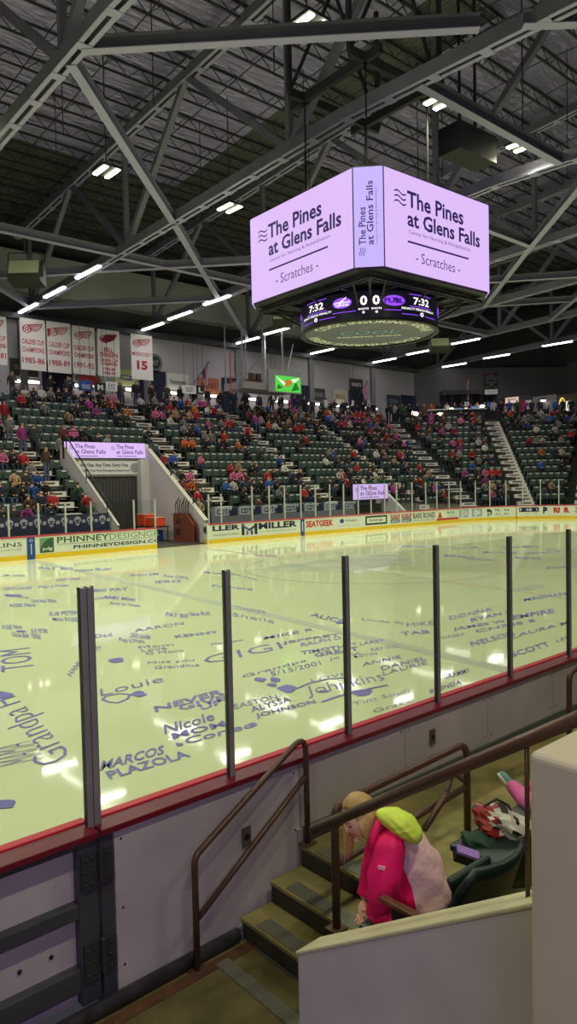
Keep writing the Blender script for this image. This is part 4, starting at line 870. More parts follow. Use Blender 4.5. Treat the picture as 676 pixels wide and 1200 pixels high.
# ------------------------------------------------------------------ lamps
for j, y_ in enumerate((14.95, 26.9)):
    for i, x_ in enumerate(ICE_X):
        t = thing('ice_light', (x_, y_, 15.8), 'twin tube high bay lamp, %s along the %s row over the ice' % (ORD[i + 1], 'scoreboard side' if j == 0 else 'far side'), 'lamp', 'twin lamps over the ice')
        for s in (-.26, .26):
            mb = MB(); mb.box(x_ + s - .09, x_ + s + .09, y_ - .5, y_ + .5, 15.70, 15.74); mb.build('tube', TUBEY, t)
        mb = MB(); mb.box(x_ - .42, x_ + .42, y_ - .55, y_ + .55, 15.75, 15.85); mb.tube([(x_, y_, 15.85), (x_, y_, rz(y_) - .7)], .025, 6); mb.build('housing', STEELD, t)
STRIPS = {9.3: [36, 40.2, 44.0], 18.0: [35.8, 40.1, 44.0], 26.8: [36.4, 40.6, 44.05], 35.2: [36.4, 40.6, 44.05], 43.2: [40.4, 44.05], 51.2: [35.2, 40, 44.05], 59.4: [31.5, 37.5, 42.2]}
for k, X in enumerate(TX):
    for j, y in enumerate(STRIPS[X]):
        t = thing('strip_light', (X - .35, y, zb(y)), 'lit white strip light, %s from the wall under the %s roof truss' % (ORD[len(STRIPS[X]) - j], ORD[k + 1]), 'strip light', 'strip lights under the trusses')
        mb = MB(); mb.box(X - .46, X - .28, y - 1.35, y + 1.35, zb(y) - .36, zb(y) - .28); mb.build('tube', TUBE, t)
        mb = MB(); mb.box(X - .5, X - .22, y - 1.4, y + 1.4, zb(y) - .279, zb(y) - .2); mb.build('housing', WHT, t)
LX = [18.14, 21.93, 25.41, 29.08, 32.64, 36.43, 39.81, 43.57, 46.99, 50.89, 54.22, 57.2]
for k, x in enumerate(LX):
    t = thing('wall_lamp', (x, 45.7, 9.85), 'small lit wall strip lamp, %s along the pale back wall' % ORD[k + 1], 'wall lamp', 'wall lamps on the concourse')
    mb = MB(); mb.box(x - .75, x + .75, 45.72, 45.86, 9.78, 9.9); mb.build('tube', M('lit_wall_tube', (240, 235, 225), .4, emit=(255, 246, 232), estr=6), t)
    mb = MB(); mb.box(x - .8, x + .8, 45.86, 45.99, 9.76, 9.98); mb.build('backplate', WHT, t)
# hanging loudspeakers
for px, py, y, sc, lb in ((30, 322, 33.2, 1.0, 'hanging loudspeaker with pale sloped grille under the strut, near the banners'), (331, 375, 33.2, .8, 'hanging loudspeaker with pale grille beside the scoreboard ring'), (515, 406, 33.2, .95, 'hanging loudspeaker past the scoreboard ring among the strip lights')):
    c = onY(px, py, y); t = thing('loudspeaker', c, lb, 'loudspeaker', 'hanging loudspeakers')
    u = Vector((.75, -.66, 0)); f = Vector((-.66, -.75, 0)); mb = MB()
    pr = [c + f * .3 + Vector((0, 0, .0)) * sc, c + f * .1 + Vector((0, 0, .62)) * sc, c - f * .6 + Vector((0, 0, .5)) * sc, c - f * .6 + Vector((0, 0, -.45)) * sc, c + f * .25 + Vector((0, 0, -.35)) * sc]
    mb.prism([q - u * .75 * sc for q in pr], u * 1.5 * sc); mb.build('cabinet', M('speaker_grey', (56, 58, 52), .6), t)
    mb = MB(); a = pr[0] + f * .02; b_ = pr[1] + f * .02; mb.quad(a - u * .7 * sc, a + u * .7 * sc, b_ + u * .7 * sc, b_ - u * .7 * sc); mb.build('grille', M('speaker_grille', (206, 212, 180), .5), t)
    mb = MB()
    for s in (-.78, .78): mb.beam(c + u * s * sc + Vector((0, 0, -.1)), c + u * s * sc + Vector((0, 0, 1.0)), .05)
    mb.beam(c - u * .78 * sc + Vector((0, 0, 1.0)), c + u * .78 * sc + Vector((0, 0, 1.0)), .05); mb.tube([c + Vector((0, 0, 1)), Vector((c.x, c.y, zb(c.y) - .2))], .03, 6); mb.build('bracket', STEELD, t)

# ------------------------------------------------------------------ banners under the eave
def panel(px0, py0, px1, py1, y, name, label, cat, mat, group=None, th=.03):
    a = onY(px0, py1, y); b_ = onY(px1, py1, y); c = onY((px0 + px1) / 2, py0, y)
    x0, x1 = a.x, b_.x; z0 = (a.z + b_.z) / 2; z1 = c.z
    t = thing(name, ((x0 + x1) / 2, y, z0), label, cat, group); mb = MB(); mb.box(x0, x1, y, y + th, z0, z1); mb.build('face', mat, t)
    return t, Vector((x0, y - .008, z0)), Vector((x1 - x0, 0, 0)), Vector((0, 0, z1 - z0))
def wing(mb, o, ux, uy, u0, v0, u1, v1, mi):
    def P(u, v): return o + ux * (u0 + (u1 - u0) * u) + uy * (v0 + (v1 - v0) * v)
    def st(pts, w_):
        for (a, b), (c, d) in zip(pts, pts[1:]):
            dx, dy = c - a, d - b; l = math.hypot(dx, dy) or 1; nx, ny = -dy / l * w_, dx / l * w_; mb.quad(P(a - nx, b - ny), P(c - nx, d - ny), P(c + nx, d + ny), P(a + nx, b + ny), mi)
    st([(.2 + .2 * math.cos(t), .38 + .36 * math.sin(t)) for t in [i * math.pi / 7 for i in range(15)]], .035); st([(.2 + .08 * math.cos(t), .38 + .15 * math.sin(t)) for t in [i * math.pi / 4 for i in range(9)]], .03)
    for k in range(4): st([(.18 + .06 * k, .74 - .13 * k), (.55, .80 - .15 * k), (.98 - .09 * k, 1.0 - .24 * k)], .04)
    st([(.2, .76), (.6, .9), (.98, 1.0), (.92, .72), (.84, .5), (.72, .28), (.44, .2)], .025)
BRED = M('banner_red', (168, 40, 60), .7); BWH = M('banner_cloth', (216, 210, 212), .75)
BAN = [((-18, 370, 9, 427), ['CALDER CUP', 'CHAMPIONS', '1980-81'], 'white championship banner cut by the photo edge'), ((25, 374, 54.5, 434), ['CALDER CUP', 'CHAMPIONS', '1985-86'], 'white banner with red lettering for 1985-86'), ((56.5, 378, 84, 437), ['CALDER CUP', 'CHAMPIONS', '1988-89'], 'white banner with red lettering for 1988-89'),
       ((86, 383, 112, 439), ['CALDER CUP', 'CHAMPIONS', '1991-92'], 'white banner with red lettering for 1991-92'), ((115.5, 387, 141, 441), ['BILL', 'DINEEN', 'CALDER CUP', 'CHAMPION', '1985-86', '1988-89'], 'white banner with a filled red wing over two year lines'), ((154.5, 392.5, 179.5, 445), ['MERKOSKY', '15'], 'white banner with the large red number 15')]
for (q, lines, lb) in BAN:
    t, o, ux, uy = panel(*q, 44.6, 'hanging_banner', lb, 'banner', BWH, 'championship banners')
    mb = MB(); wing(mb, o, ux, uy, .12, .72, .9, .92, 0)
    if len(lines) == 3:
        for s, v0, v1 in zip(lines, (.50, .345, .13), (.60, .445, .25)): text_in(mb, s, o, ux, uy, .06, v0, .94, v1, 0, .02)
        if '1988' in lines[2]: text_in(mb, '1', o, ux, uy, .02, .70, .12, .86, 0, .05)
    elif len(lines) == 2: text_in(mb, lines[0], o, ux, uy, .05, .52, .95, .61, 0, .01); text_in(mb, lines[1], o, ux, uy, .25, .22, .75, .42, 0, .05)
    else:
        mb.add([o + ux * u + uy * v for u, v in ((.14, .78), (.4, .9), (.88, .92), (.7, .78), (.35, .70))], [(0, 1, 2, 3, 4)], 0)
        for s, u0, v0, u1, v1 in zip(lines, (.28, .1, .1, .14, .22, .22), (.52, .41, .31, .23, .12, .03), (.72, .9, .9, .86, .78, .78), (.62, .51, .38, .30, .19, .10)): text_in(mb, s, o, ux, uy, u0, v0, u1, v1, 0, .03)
    mb.build('lettering', BRED, t)
    mb = MB(); mb.tube([o + uy + Vector((-.02, .02, .02)), o + uy + ux + Vector((.02, .02, .02))], .03, 6)
    for f in (.1, .9): p = o + uy + ux * f + Vector((0, .02, 0)); mb.tube([p, Vector((p.x, 45.56, 13.85))], .015, 5)
    mb.build('top_rod', STEELD, t)

# ------------------------------------------------------------------ signs and doors on the concourse wall
for k, (p0, p1) in enumerate(((49, 84), (163, 193), (259, 286), (340, 365), (408, 428), (469, 486))):
    a, b_ = onY(p0, 438, 46).x, onY(p1, 438, 46).x; mb = MB(); n_ = 16
    for i in range(n_): mb.box(a + (b_ - a) * i / n_, a + (b_ - a) * (i + 1) / n_, 45.9 - (.04 if i % 2 else 0), 45.99, ZC, 11.35 + .02 * k)
    tag(mb.build('doorway_curtain', DOORB), 'navy pleated curtain over a concourse doorway, %s along the wall' % ORD[k + 1], 'curtain', 'navy doorway curtains')
SG = [((12, 421, 45, 441), (52, 54, 46), 'THE QUEENSBURY', (150, 150, 110), 'dark olive sign partly behind the 1985-86 banner'), ((134, 433, 161, 452), (206, 214, 150), 'Q', (40, 80, 170), 'pale green sign with a blue letter behind the number 15 banner'), ((196, 438, 221.5, 457), (206, 206, 200), "Fenimore's", (40, 40, 40), 'white sign with black script between curtain and flag'),
      ((233, 443, 257, 461), (168, 96, 66), 'RESORT', (90, 50, 40), 'rust orange sign behind the L section sign'), ((324, 463, 340, 470), (160, 168, 172), 'DENTAL', (70, 80, 90), 'grey sign under the green lit sign'), ((363.5, 455, 381, 470), (52, 52, 58), 'ACME TRUCKING', (150, 150, 150), 'charcoal sign between navy curtains'), ((390.5, 456.5, 407, 473), (196, 190, 172), 'LEMONADE', (150, 110, 60), 'cream sign with round emblem left of the J curtain'),
      ((410, 444, 425, 457), (24, 24, 26), "BRADLEY'S", (220, 220, 215), 'black sign high above the J curtain'), ((454, 463, 469, 477), (38, 42, 62), 'STARK', (120, 130, 160), 'navy sign beside the last wall curtain'), ((487, 465, 501, 479), (26, 24, 34), 'LAKE GEORGE', (70, 66, 90), 'black sign nearest the dim corner')]
for q, col, s, tc, lb in SG:
    t, o, ux, uy = panel(*q, 45.9, 'wall_sign', lb, 'sign', M('sign_%d_%d_%d' % col, col, .5), 'advert signs on the concourse wall')
    mb = MB(); text_in(mb, s, o, ux, uy, .14, .32, .86, .66, 0, .02); mb.build('lettering', M('signtext_%d_%d_%d' % tc, tc, .5), t)
mb = MB(); c = onY(181.5, 425, 45.6); mb.tube([c, c + Vector((0, .05, 0))], .62, 24, 0); t = mb.build('round_emblem', BLACK); tag(t, 'round black emblem high on the wall behind the number 15 banner', 'emblem')
mb = MB(); mb.add([c + Vector((.55 * math.cos(a), -.01, .55 * math.sin(a))) for a in [i * math.pi / 12 for i in range(24)]] + [c + Vector((.47 * math.cos(a), -.01, .47 * math.sin(a))) for a in [i * math.pi / 12 for i in range(24)]], [(i, (i + 1) % 24, (i + 1) % 24 + 24, i + 24) for i in range(24)]); text(mb, 'AT', c + Vector((-.3, -.012, -.18)), (.6, 0, 0), (0, 0, .36), 0, .05); mb.build('emblem_mark', M('emblem_grey', (120, 120, 128), .6), t)
mb = MB(); c = onY(104, 445, 45.9); mb.ball(c, (.95, .05, .6), nu=20, nv=10); t = tag(mb.build('oval_sign', M('oval_green', (96, 104, 60), .5)), 'oval sign with red centre behind the 1991-92 banner', 'sign')
mb = MB(); mb.ball(c - Vector((0, .03, 0)), (.7, .05, .4), nu=20, nv=10); mb.build('oval_centre', REDI, t)
def hang_sign(px, py, w_, h_, s, y, label, face=BLACK, ink=WHT, top=13.4, bold=.05):
    c = onY(px, py, y); t = thing('section_sign', c, label, 'sign', 'hanging section signs'); mb = MB(); mb.box(c.x - w_ / 2, c.x + w_ / 2, y, y + .08, c.z - h_ / 2, c.z + h_ / 2); mb.build('face', face, t)
    mb = MB(); text(mb, s, (c.x - w_ * .3, y - .01, c.z - h_ * .3), (w_ * .6, 0, 0), (0, 0, h_ * .6), 0, bold); mb.build('lettering', ink, t)
    mb = MB()
    for d in (-.35, .35): mb.tube([(c.x + w_ * d, y + .04, c.z + h_ / 2), (c.x + w_ * d, y + .04, top + .3)], .015, 5)
    mb.build('hanger_rod', STEELD, t)
hang_sign(117.5, 454, .66, .6, 'M', 43.4, 'black hanging sign with white letter M'); hang_sign(100.5, 452, .95, .66, 'visions', 43.4, 'blue hanging sign beside the letter M', BLUE, WHT, 13.4, .0); hang_sign(131, 453, .8, .6, 'EYE', 43.4, 'white hanging sign on the other side of letter M', WHT, BLUE, 13.4, .0)
hang_sign(235, 457, .6, .62, 'L', 43.4, 'black hanging sign with white letter L'); hang_sign(222, 456.5, 1.15, .58, 'BUSINESS\nREVIEW', 43.4, 'white hanging sign beside the letter L', WHT, GREY, 13.4, .02)
hang_sign(321, 465.5, .55, .6, 'K', 43.4, 'black hanging sign with white letter K below the platform'); hang_sign(412.5, 472.5, .7, .8, 'J', 43.4, 'black hanging sign with white letter J', BLACK, WHT, 13.4, .06)
def onD(px, py, c): d = ray(px, py); k = (c * math.sqrt(2)) / (d.x + d.y); return CAM + d * k
dn = Vector((s2, s2, 0)); du = Vector((s2, -s2, 0))
def dsign(name, px, py, w_, h_, s, c_, label, cat, face, ink, bold=.04, th=.1, top=None, group=None):
    c = onD(px, py, c_); t = thing(name, c, label, cat, group); mb = MB(); mb.obox(c + dn * th / 2, (du, dn, (0, 0, 1)), (w_ / 2, th / 2, h_ / 2)); mb.build('face', face, t)
    if s: mb = MB(); text(mb, s, c - dn * .01 - du * w_ * .36 - Vector((0, 0, h_ * .3)), du * w_ * .72, (0, 0, h_ * .6), 0, bold); mb.build('lettering', ink, t)
    if top:
        mb = MB()
        for q in (-.4, .4): p = c + du * w_ * q + dn * .05; mb.tube([p + Vector((0, 0, h_ / 2)), Vector((p.x, p.y, top))], .02, 5)
        mb.build('hanger_rod', STEELD, t)
    return t, c
dsign('section_sign', 546, 473.5, .75, .7, 'JJ', 66.6, 'black hanging sign with white letters JJ', 'sign', BLACK, WHT, .04, .1, 14.3, 'hanging section signs')
t, c = dsign('small_scoreboard', 575.5, 450, 1.25, 2.0, '', 66.2, 'small black scoreboard hanging over the corner bar', 'scoreboard', BLACK, WHT, .02, .25, 14.4)
mb = MB()
def dq(u0, v0, u1, v1, mi): a = c - dn * .015; mb.quad(a + du * u0 + Vector((0, 0, v0)), a + du * u1 + Vector((0, 0, v0)), a + du * u1 + Vector((0, 0, v1)), a + du * u0 + Vector((0, 0, v1)), mi)
for u0, v0, u1, v1 in ((-.4, .1, .4, .14), (-.4, .46, .4, .5), (-.4, .1, -.36, .5), (.36, .1, .4, .5), (-.56, .62, .56, .66), (-.1, -.12, .1, .0), (-.52, -.36, -.2, -.32), (.2, -.36, .52, -.32)): dq(u0, v0, u1, v1, 0)
dq(-.58, -.92, .58, -.5, 1)
text(mb, 'National Grid', c - dn * .02 + du * -.35 + Vector((0, 0, -.78)), du * .9, (0, 0, .16), 2, .0); text(mb, 'HOME', c - dn * .02 + du * -.2 + Vector((0, 0, .72)), du * .4, (0, 0, .14), 3, .02); mb.build('markings', [GREY, WHT, NAVY, REDI], t)
# corner bar
bar = thing('concession_bar', onD(545, 490, 66.9), 'dark corner bar with long white counter under the JJ sign', 'bar')
a, b_ = onD(503, 492, 66.9), onD(569, 489, 66.9); z_ = ZC
mb = MB(); L_ = (b_ - a).dot(du); o = Vector((a.x, a.y, 0)); mb.obox(o + du * L_ / 2 + dn * .3 + Vector((0, 0, z_ + .5)), (du, dn, (0, 0, 1)), (L_ / 2, .25, .5)); mb.build('front', M('bar_front', (40, 40, 44), .6), bar)
mb = MB(); mb.obox(o + du * L_ / 2 + dn * .25 + Vector((0, 0, z_ + 1.03)), (du, dn, (0, 0, 1)), (L_ / 2 + .1, .38, .05)); mb.build('counter', M('counter_white', (212, 210, 206), .4), bar)
mb = MB(); q = o + dn * 3.0 + du * 4.1; mb.obox(q + Vector((0, 0, z_ + 1.5)), (du, dn, (0, 0, 1)), (2.7, .1, 1.5)); mb.obox(q - dn * .8 + Vector((0, 0, z_ + 2.75)), (du, dn, (0, 0, 1)), (2.7, .8, .2)); struct(mb.build('wall_bar', M('bar_back', (44, 46, 62), .7)), 'dark navy back wall of the corner bar', 'wall')
for px, py, lb in ((537, 481, 'lit blue television over the corner bar, beside the white letters JJ'), (558, 479, 'lit blue television over the corner bar, below the small scoreboard'), (576, 474, 'dim navy television at the far end of the corner bar')):
    t, c = dsign('television', px, py, .95, .52, '', 67.4, lb, 'television', BLACK, None, 0, .06, 11.4, 'televisions at the corner bar')
    mb = MB(); e = c - dn * .01; mb.quad(e - du * .44 - Vector((0, 0, .22)), e + du * .44 - Vector((0, 0, .22)), e + du * .44 + Vector((0, 0, .22)), e - du * .44 + Vector((0, 0, .22))); mb.build('screen', M('tv_blue' if 'lit' in lb else 'tv_dim', (20, 30, 60), .3, emit=((70, 130, 200) if 'lit' in lb else (40, 50, 90)), estr=1), t)
for k, (px, py) in enumerate(((486, 485), (515, 486), (521, 481.5), (529, 479.5), (546, 477), (565, 476))):
    c = onD(px, py, 67.2); t = thing('pendant_lamp', c, 'small warm pendant lamp over the corner bar, %s from the wall signs' % ORD[k + 1], 'lamp', 'pendant lamps at the corner bar'); r = .3 if k < 2 else .17
    mb = MB(); mb.ball(c, (r * 1.4, r * 1.4, r * .7), nu=10, nv=6); mb.build('bulb', M('warm_bulb', (255, 240, 210), .4, emit=(255, 238, 205), estr=5), t); mb = MB(); mb.tube([c + Vector((0, 0, r * .6)), c + Vector((0, 0, r * .6 + .15)), (c.x, c.y, 12.6)], [r * 1.3, .03, .012], 8); mb.build('shade', STEELD, t)
# booth by the end wall
XB = 63.7
def bpanel(px0, py0, px1, py1, name, label, cat, mat, x=XB, s=None, ink=None, th=.1):
    a = onX(px0, py1, x); b_ = onX(px1, py1, x); c = onX((px0 + px1) / 2, py0, x); t = thing(name, ((a + b_) / 2), label, cat); mb = MB(); mb.box(x, x + th, b_.y, a.y, min(a.z, b_.z), c.z); mb.build('face', mat, t)
    if s: mb = MB(); text_in(mb, s, (x - .01, a.y, a.z), (0, b_.y - a.y, 0), (0, 0, c.z - a.z), .15, .35, .85, .7, 0, .03); mb.build('lettering', ink, t)
    return t
bpanel(584, 465, 622.5, 494, 'booth_wall', 'dark booth wall behind the red poster at the end seats', 'booth wall', M('booth_dark', (58, 56, 62), .7), XB + .15)
bpanel(587, 470, 613, 489, 'poster', 'red poster wall of the end booth', 'poster', M('poster_red', (128, 46, 62), .6), XB - .02, 'BEER', WHT); bpanel(592, 465.5, 607, 471.5, 'lit_sign', 'pale lit sign above the red poster', 'sign', M('lit_pale_sign', (200, 190, 180), .5, emit=(220, 200, 185), estr=.7), XB - .1, 'FRIES', REDI)
bpanel(614.5, 469, 623, 479, 'menu_board', 'white menu board with a black ring on the end booth', 'menu board', WHT, XB - .02, '6', BLACK)
bpanel(624, 463.5, 652, 494, 'booth_wall', 'pale grey booth wall under a warm lamp at the end seats', 'booth wall', M('booth_grey', (126, 124, 126), .7), XB + .05); bpanel(634, 474, 642, 492, 'booth_window', 'dark framed window in the pale grey booth wall', 'window', M('window_dark', (34, 36, 46), .3), XB)
bpanel(652.5, 462, 676, 494, 'booth_wall', 'brown booth wall with a round yellow sign at the edge', 'booth wall', M('booth_brown', (62, 54, 48), .7), XB + .02); bpanel(663, 470, 668, 481, 'menu_board', 'tall white lit menu board on the brown booth wall', 'menu board', M('lit_menu', (220, 220, 210), .5, emit=(230, 228, 210), estr=.8), XB - .031, th=.05)
c = onX(658.5, 472, XB - .08); mb = MB(); mb.ball(c, (.06, .3, .5), nu=12, nv=10); tag(mb.build('oval_sign', M('lit_yellow', (220, 190, 60), .5, emit=(230, 200, 80), estr=.9)), 'yellow oval lit sign on the brown booth wall', 'sign')
c = onX(636, 469, XB - .25); mb = MB(); mb.tube([c + Vector((0, 0, .12)), c], [.08, .42], 12); t = tag(mb.build('gooseneck_lamp', BLACK), 'black gooseneck lamp over the booth window', 'lamp'); mb = MB(); mb.ball(c - Vector((0, 0, .02)), (.3, .3, .1), nu=10, nv=6); mb.build('bulb', M('warm_bulb', (255, 240, 210), .4, emit=(255, 238, 205), estr=5), t); mb = MB(); mb.beam(c + Vector((0, 0, .1)), c + Vector((.3, 0, .2)), .04); mb.build('arm', BLACK, t)
# flags
for px0, py0, px1, py1, y, lb in ((156, 450, 183.5, 424.5, 45.4, 'striped flag on a slanted pole beside the script sign'), (419, 463, 431, 446, 45.4, 'pink flag on a slanted pole beside the J curtain'), (546, 468, 548.5, 441, 47.2, 'pale red flag hanging above the JJ sign')):
    pass
def flag(p0, p1, hang, wdt, lb, mats):
    t = thing('flag', p0, lb, 'flag', 'flags on the back wall'); mb = MB(); mb.tube([p0, p1], .035, 6); mb.ball(p1, .07, nu=8, nv=6); mb.build('pole', M('flag_pole', (90, 80, 70), .5), t); mb = MB()
    d = (p0 - p1).normalized(); n_ = 8; rows = 10
    for i in range(n_):
        for j in range(rows):
            def P(i, j): w_ = i / n_; h = j / rows; q = p1 + d * (.1 + wdt * w_ * (1 - .45 * h)); return q + Vector((0, .1 * math.sin(w_ * 9 + h * 2), -hang * h * (.75 + .25 * w_)))
            mb.quad(P(i, j), P(i + 1, j), P(i + 1, j + 1), P(i, j + 1), 2 if (j < 5 and i > 4 and len(mats) > 2) else i % 2)
    mb.build('cloth', mats, t)
FR = M('flag_red', (176, 70, 84), .8); FWt = M('flag_white', (206, 196, 204), .8); FBl = M('flag_blue', (60, 60, 110), .8); FPk = M('flag_pink', (200, 140, 170), .8)
flag(onY(226.5, 450, 45.7), onY(244.5, 424.5, 44.4), 1.7, .8, 'striped flag on a slanted pole beside the script sign', [FR, FWt, FBl]); flag(onY(418, 466, 45.9), onY(430.5, 447, 44.6), 1.6, .8, 'pink flag on a slanted pole beside the J curtain', [FPk, FPk]); flag(onD(548, 466, 69.5), onD(548, 441.5, 68.6), 2.0, .5, 'pale red flag hanging above the JJ sign', [FR, FWt])

# ------------------------------------------------------------------ raised camera platform with green lit sign
YP = 40.0
def py_(px, py): return onY(px, py, YP)
pl = thing('camera_platform', py_(300, 455), 'hung steel camera platform with ladder above the K section', 'platform')
x0, x1 = py_(285, 456).x, py_(347, 456).x; z0 = py_(300, 456).z
mb = MB(); mb.box(x0, x1, YP, YP + 2.2, z0, z0 + .12); mb.box(x0, x1, YP - .03, YP, z0, z0 + .5); mb.box(x0 - .04, x0, YP, YP + 2.2, z0, z0 + .5); mb.build('deck', M('platform_grey', (150, 148, 150), .6), pl)
mb = MB()
for x in (x0 + .05, (x0 + x1) / 2 - .6, x1 - 1.2): mb.tube([(x, YP + .1, z0), (x, YP + .1, zb(YP) - .1)], .07, 8); mb.tube([(x, YP + 2.1, z0), (x, YP + 2.1, zb(YP) - .1)], .06, 8)
mb.tube([(x0 + .05, YP + .1, z0 + .6), ((x0 + x1) / 2 - .6, YP + .1, z0 + 2.6)], .035, 6); mb.tube([(x1 - .9, YP, z0 + 1.2), (x1 - .2, YP, z0 + 3.6)], .035, 6)
for z in (.55, 1.05): mb.tube([(x0, YP + 2.15, z0 + z), (x1, YP + 2.15, z0 + z)], .03, 6)
mb.build('post_frame', M('post_grey', (140, 140, 144), .5, .2), pl)
mb = MB(); lx0, lx1 = py_(273, 440).x, py_(281, 440).x; lz0, lz1 = py_(277, 461).z, py_(277, 412).z
mb.beam((lx0, YP + .3, lz0), (lx0, YP + .3, lz1), .07, mi=0); mb.beam((lx1, YP + .3, lz0), (lx1, YP + .3, lz1), .07, mi=1)
for i in range(9): mb.beam((lx0, YP + .3, lz0 + .2 + i * (lz1 - lz0 - .3) / 8), (lx1, YP + .3, lz0 + .2 + i * (lz1 - lz0 - .3) / 8), .04, mi=1)
mb.beam((lx1, YP + .3, lz0 + .4), (x0, YP + .3, z0 + .3), .06, mi=1)
mb.build('ladder', [REDI, M('post_grey', (140, 140, 144), .5, .2)], pl)
t = thing('lit_sign', py_(334, 450), 'green lit soft drink sign on the camera platform', 'sign'); a = py_(320, 458.5); b_ = py_(349.5, 457); zz0, zz1 = a.z, py_(334, 441.5).z
mb = MB(); mb.box(a.x - .6, b_.x + .08, YP - .25, YP - .04, zz0 - .08, zz1 + .4); mb.build('housing', M('sign_housing', (150, 150, 152), .5), t)
mb = MB(); mb.quad((a.x, YP - .26, zz0), (b_.x, YP - .26, zz0), (b_.x, YP - .26, zz1), (a.x, YP - .26, zz1)); mb.build('screen', M('green_screen', (40, 120, 40), .4, emit=(84, 200, 70), estr=1), t)
mb = MB(); wx = b_.x - a.x; o = Vector((a.x, YP - .27, zz0)); hh = zz1 - zz0
for pts, mi in ((((.02, .95), (.35, .62), (.42, .3), (.2, .6)), 1), (((.05, .1), (.3, .25), (.1, .45)), 2), (((.62, .05), (.95, .2), (.8, .7)), 2), (((.6, .8), (.95, .95), (.75, .6)), 1)): mb.add([o + Vector((wx * u, 0, hh * v)) for u, v in pts], [tuple(range(len(pts)))], mi)
text(mb, 'DEW', o + Vector((wx * .36, -.01, hh * .3)), (wx * .28, 0, hh * .1), (0, 0, hh * .42), 0, .05); mb.build('screen_graphics', [M('dew_red', (150, 30, 30), .4, emit=(210, 40, 40), estr=.9), M('dew_white', (200, 230, 200), .4, emit=(225, 245, 215), estr=.9), M('dew_dark', (20, 70, 20), .4, emit=(30, 110, 34), estr=.9)], t)
for k, x in enumerate((x0 + 1.3, x0 + 1.95)):
    mb = MB(); mb.box(x, x + .55, YP + .8, YP + 1.3, z0 + .12, z0 + .9); mb.box(x + .1, x + .45, YP + .9, YP + 1.2, z0 + .9, z0 + 1.3); tag(mb.build('equipment_case', M('brown_case', (96, 66, 52), .7)), 'brown equipment case on the camera platform, %s from the ladder' % ORD[k + 1], 'case')

# ------------------------------------------------------------------ tunnel clutter: coolers, bench, stick rack
t = thing('stick_rack', (20.5, 31.6, 0), 'reddish brown wooden stick rack with hockey sticks at the tunnel wall', 'stick rack'); WOODR = M('rack_wood', (122, 68, 54), .6, 0, .3, (4, .2))
ra = Vector((20.55, 30.75, .012)); rb = Vector((20.62, 32.75, .012)); n_ = Vector((-1, 0, 0)); prf = [ra, rb, rb + Vector((0, 0, 1.5)), ra.lerp(rb, .35) + Vector((0, 0, 1.5)), ra + Vector((0, 0, .95))]
mb = MB(); mb.prism(prf, n_ * .05); mb.prism([q + Vector((.22, 0, 0)) for q in prf], n_ * .05); mb.box(20.4, 20.8, 30.76, 32.74, .012, .07); mb.build('panel', WOODR, t)
mb = MB(); text(mb, 'ADK', rb + Vector((-.075, -.3, .95)), (0, -1.1, 0), (0, 0, .3), 0, .05); text(mb, 'THUNDER', rb + Vector((-.075, -.2, .35)), (0, -1.4, 0), (0, 0, .32), 0, .05); mb.build('lettering', BLKI, t)
for i in range(7):
    y = 31.4 + i * .2; mb = MB(); mb.tube([(20.68, y, .1), (20.66, y + .05, 1.95 + .1 * (i % 3))], .022, 6); mb.beam((20.66, y + .05, 1.93 + .1 * (i % 3)), (20.62, y - .12 - .03 * (i % 2), 2.12 + .1 * (i % 3)), .03, .07); tag(mb.build('hockey_stick', BLACK), 'black hockey stick standing in the brown rack, %s from the ice' % ORD[i + 1], 'hockey stick', 'hockey sticks in the rack')
t = thing('bench_table', (19.6, 33.5, 0), 'dark folding table in the tunnel carrying the orange coolers', 'table'); mb = MB(); mb.box(19.3, 20.4, 32.9, 34.6, .78, .83); mb.build('top', BLACK, t)
for x in (19.36, 20.34):
    for y in (32.96, 34.54): mb = MB(); mb.tube([(x, y, .012), (x, y, .79)], .025, 6); mb.build('leg', BLACK, t)
for k, (x, y, lb) in enumerate(((19.75, 34.15, 'taller orange cooler on the dark tunnel table'), (19.85, 33.3, 'orange cooler on the dark tunnel table, closer to the stick rack'))):
    t = thing('cooler', (x, y, .83), lb, 'cooler', 'orange coolers in the tunnel'); h = .58 if k == 0 else .42; mb = MB(); mb.box(x - .35, x + .35, y - .38, y + .38, .83, .83 + h); mb.build('body', M('cooler_orange', (226, 84, 48), .45), t, bevel=.03); mb = MB(); mb.box(x - .37, x + .37, y - .4, y + .4, .83 + h, .9 + h); mb.build('lid', M('cooler_lid', (232, 130, 96), .45), t, bevel=.02)
t = thing('equipment_bin', (19.8, 33.7, 0), 'blue bin under the dark tunnel table', 'bin'); mb = MB(); mb.box(19.5, 20.2, 33.2, 34.1, .012, .55); mb.build('body', BLUE, t, bevel=.03); mb = MB(); mb.box(19.47, 20.23, 33.17, 34.13, .55, .6); mb.build('lid', NAVY, t)

# ------------------------------------------------------------------ foreground: rails, wall, pillar
def rpath(pts, rad, n=7):
    pts = [Vector(p) for p in pts]; out = [pts[0]]
    for a, b, c in zip(pts, pts[1:], pts[2:]):
        d0 = (a - b).normalized(); d1 = (c - b).normalized(); ang = d0.angle(d1); t = min(rad / math.tan(ang / 2), (a - b).length * .48, (c - b).length * .48); p0 = b + d0 * t; p1 = b + d1 * t
        for i in range(n + 1): u = i / n; out.append(p0 * (1 - u) ** 2 + b * 2 * u * (1 - u) + p1 * u * u)
    out.append(pts[-1]); return out
RAD = .0215
hr = thing('stair_handrail', (2.43, 3.75, VF), 'brown pipe handrail beside the white boards, sloping up the steps', 'handrail', None)
A0 = Vector((2.43, 3.735, VF)); A1 = Vector((2.43, 3.735, VF + .735)); B1 = Vector((3.43, 3.775, PF + .815)); B0 = Vector((3.43, 3.775, PF))
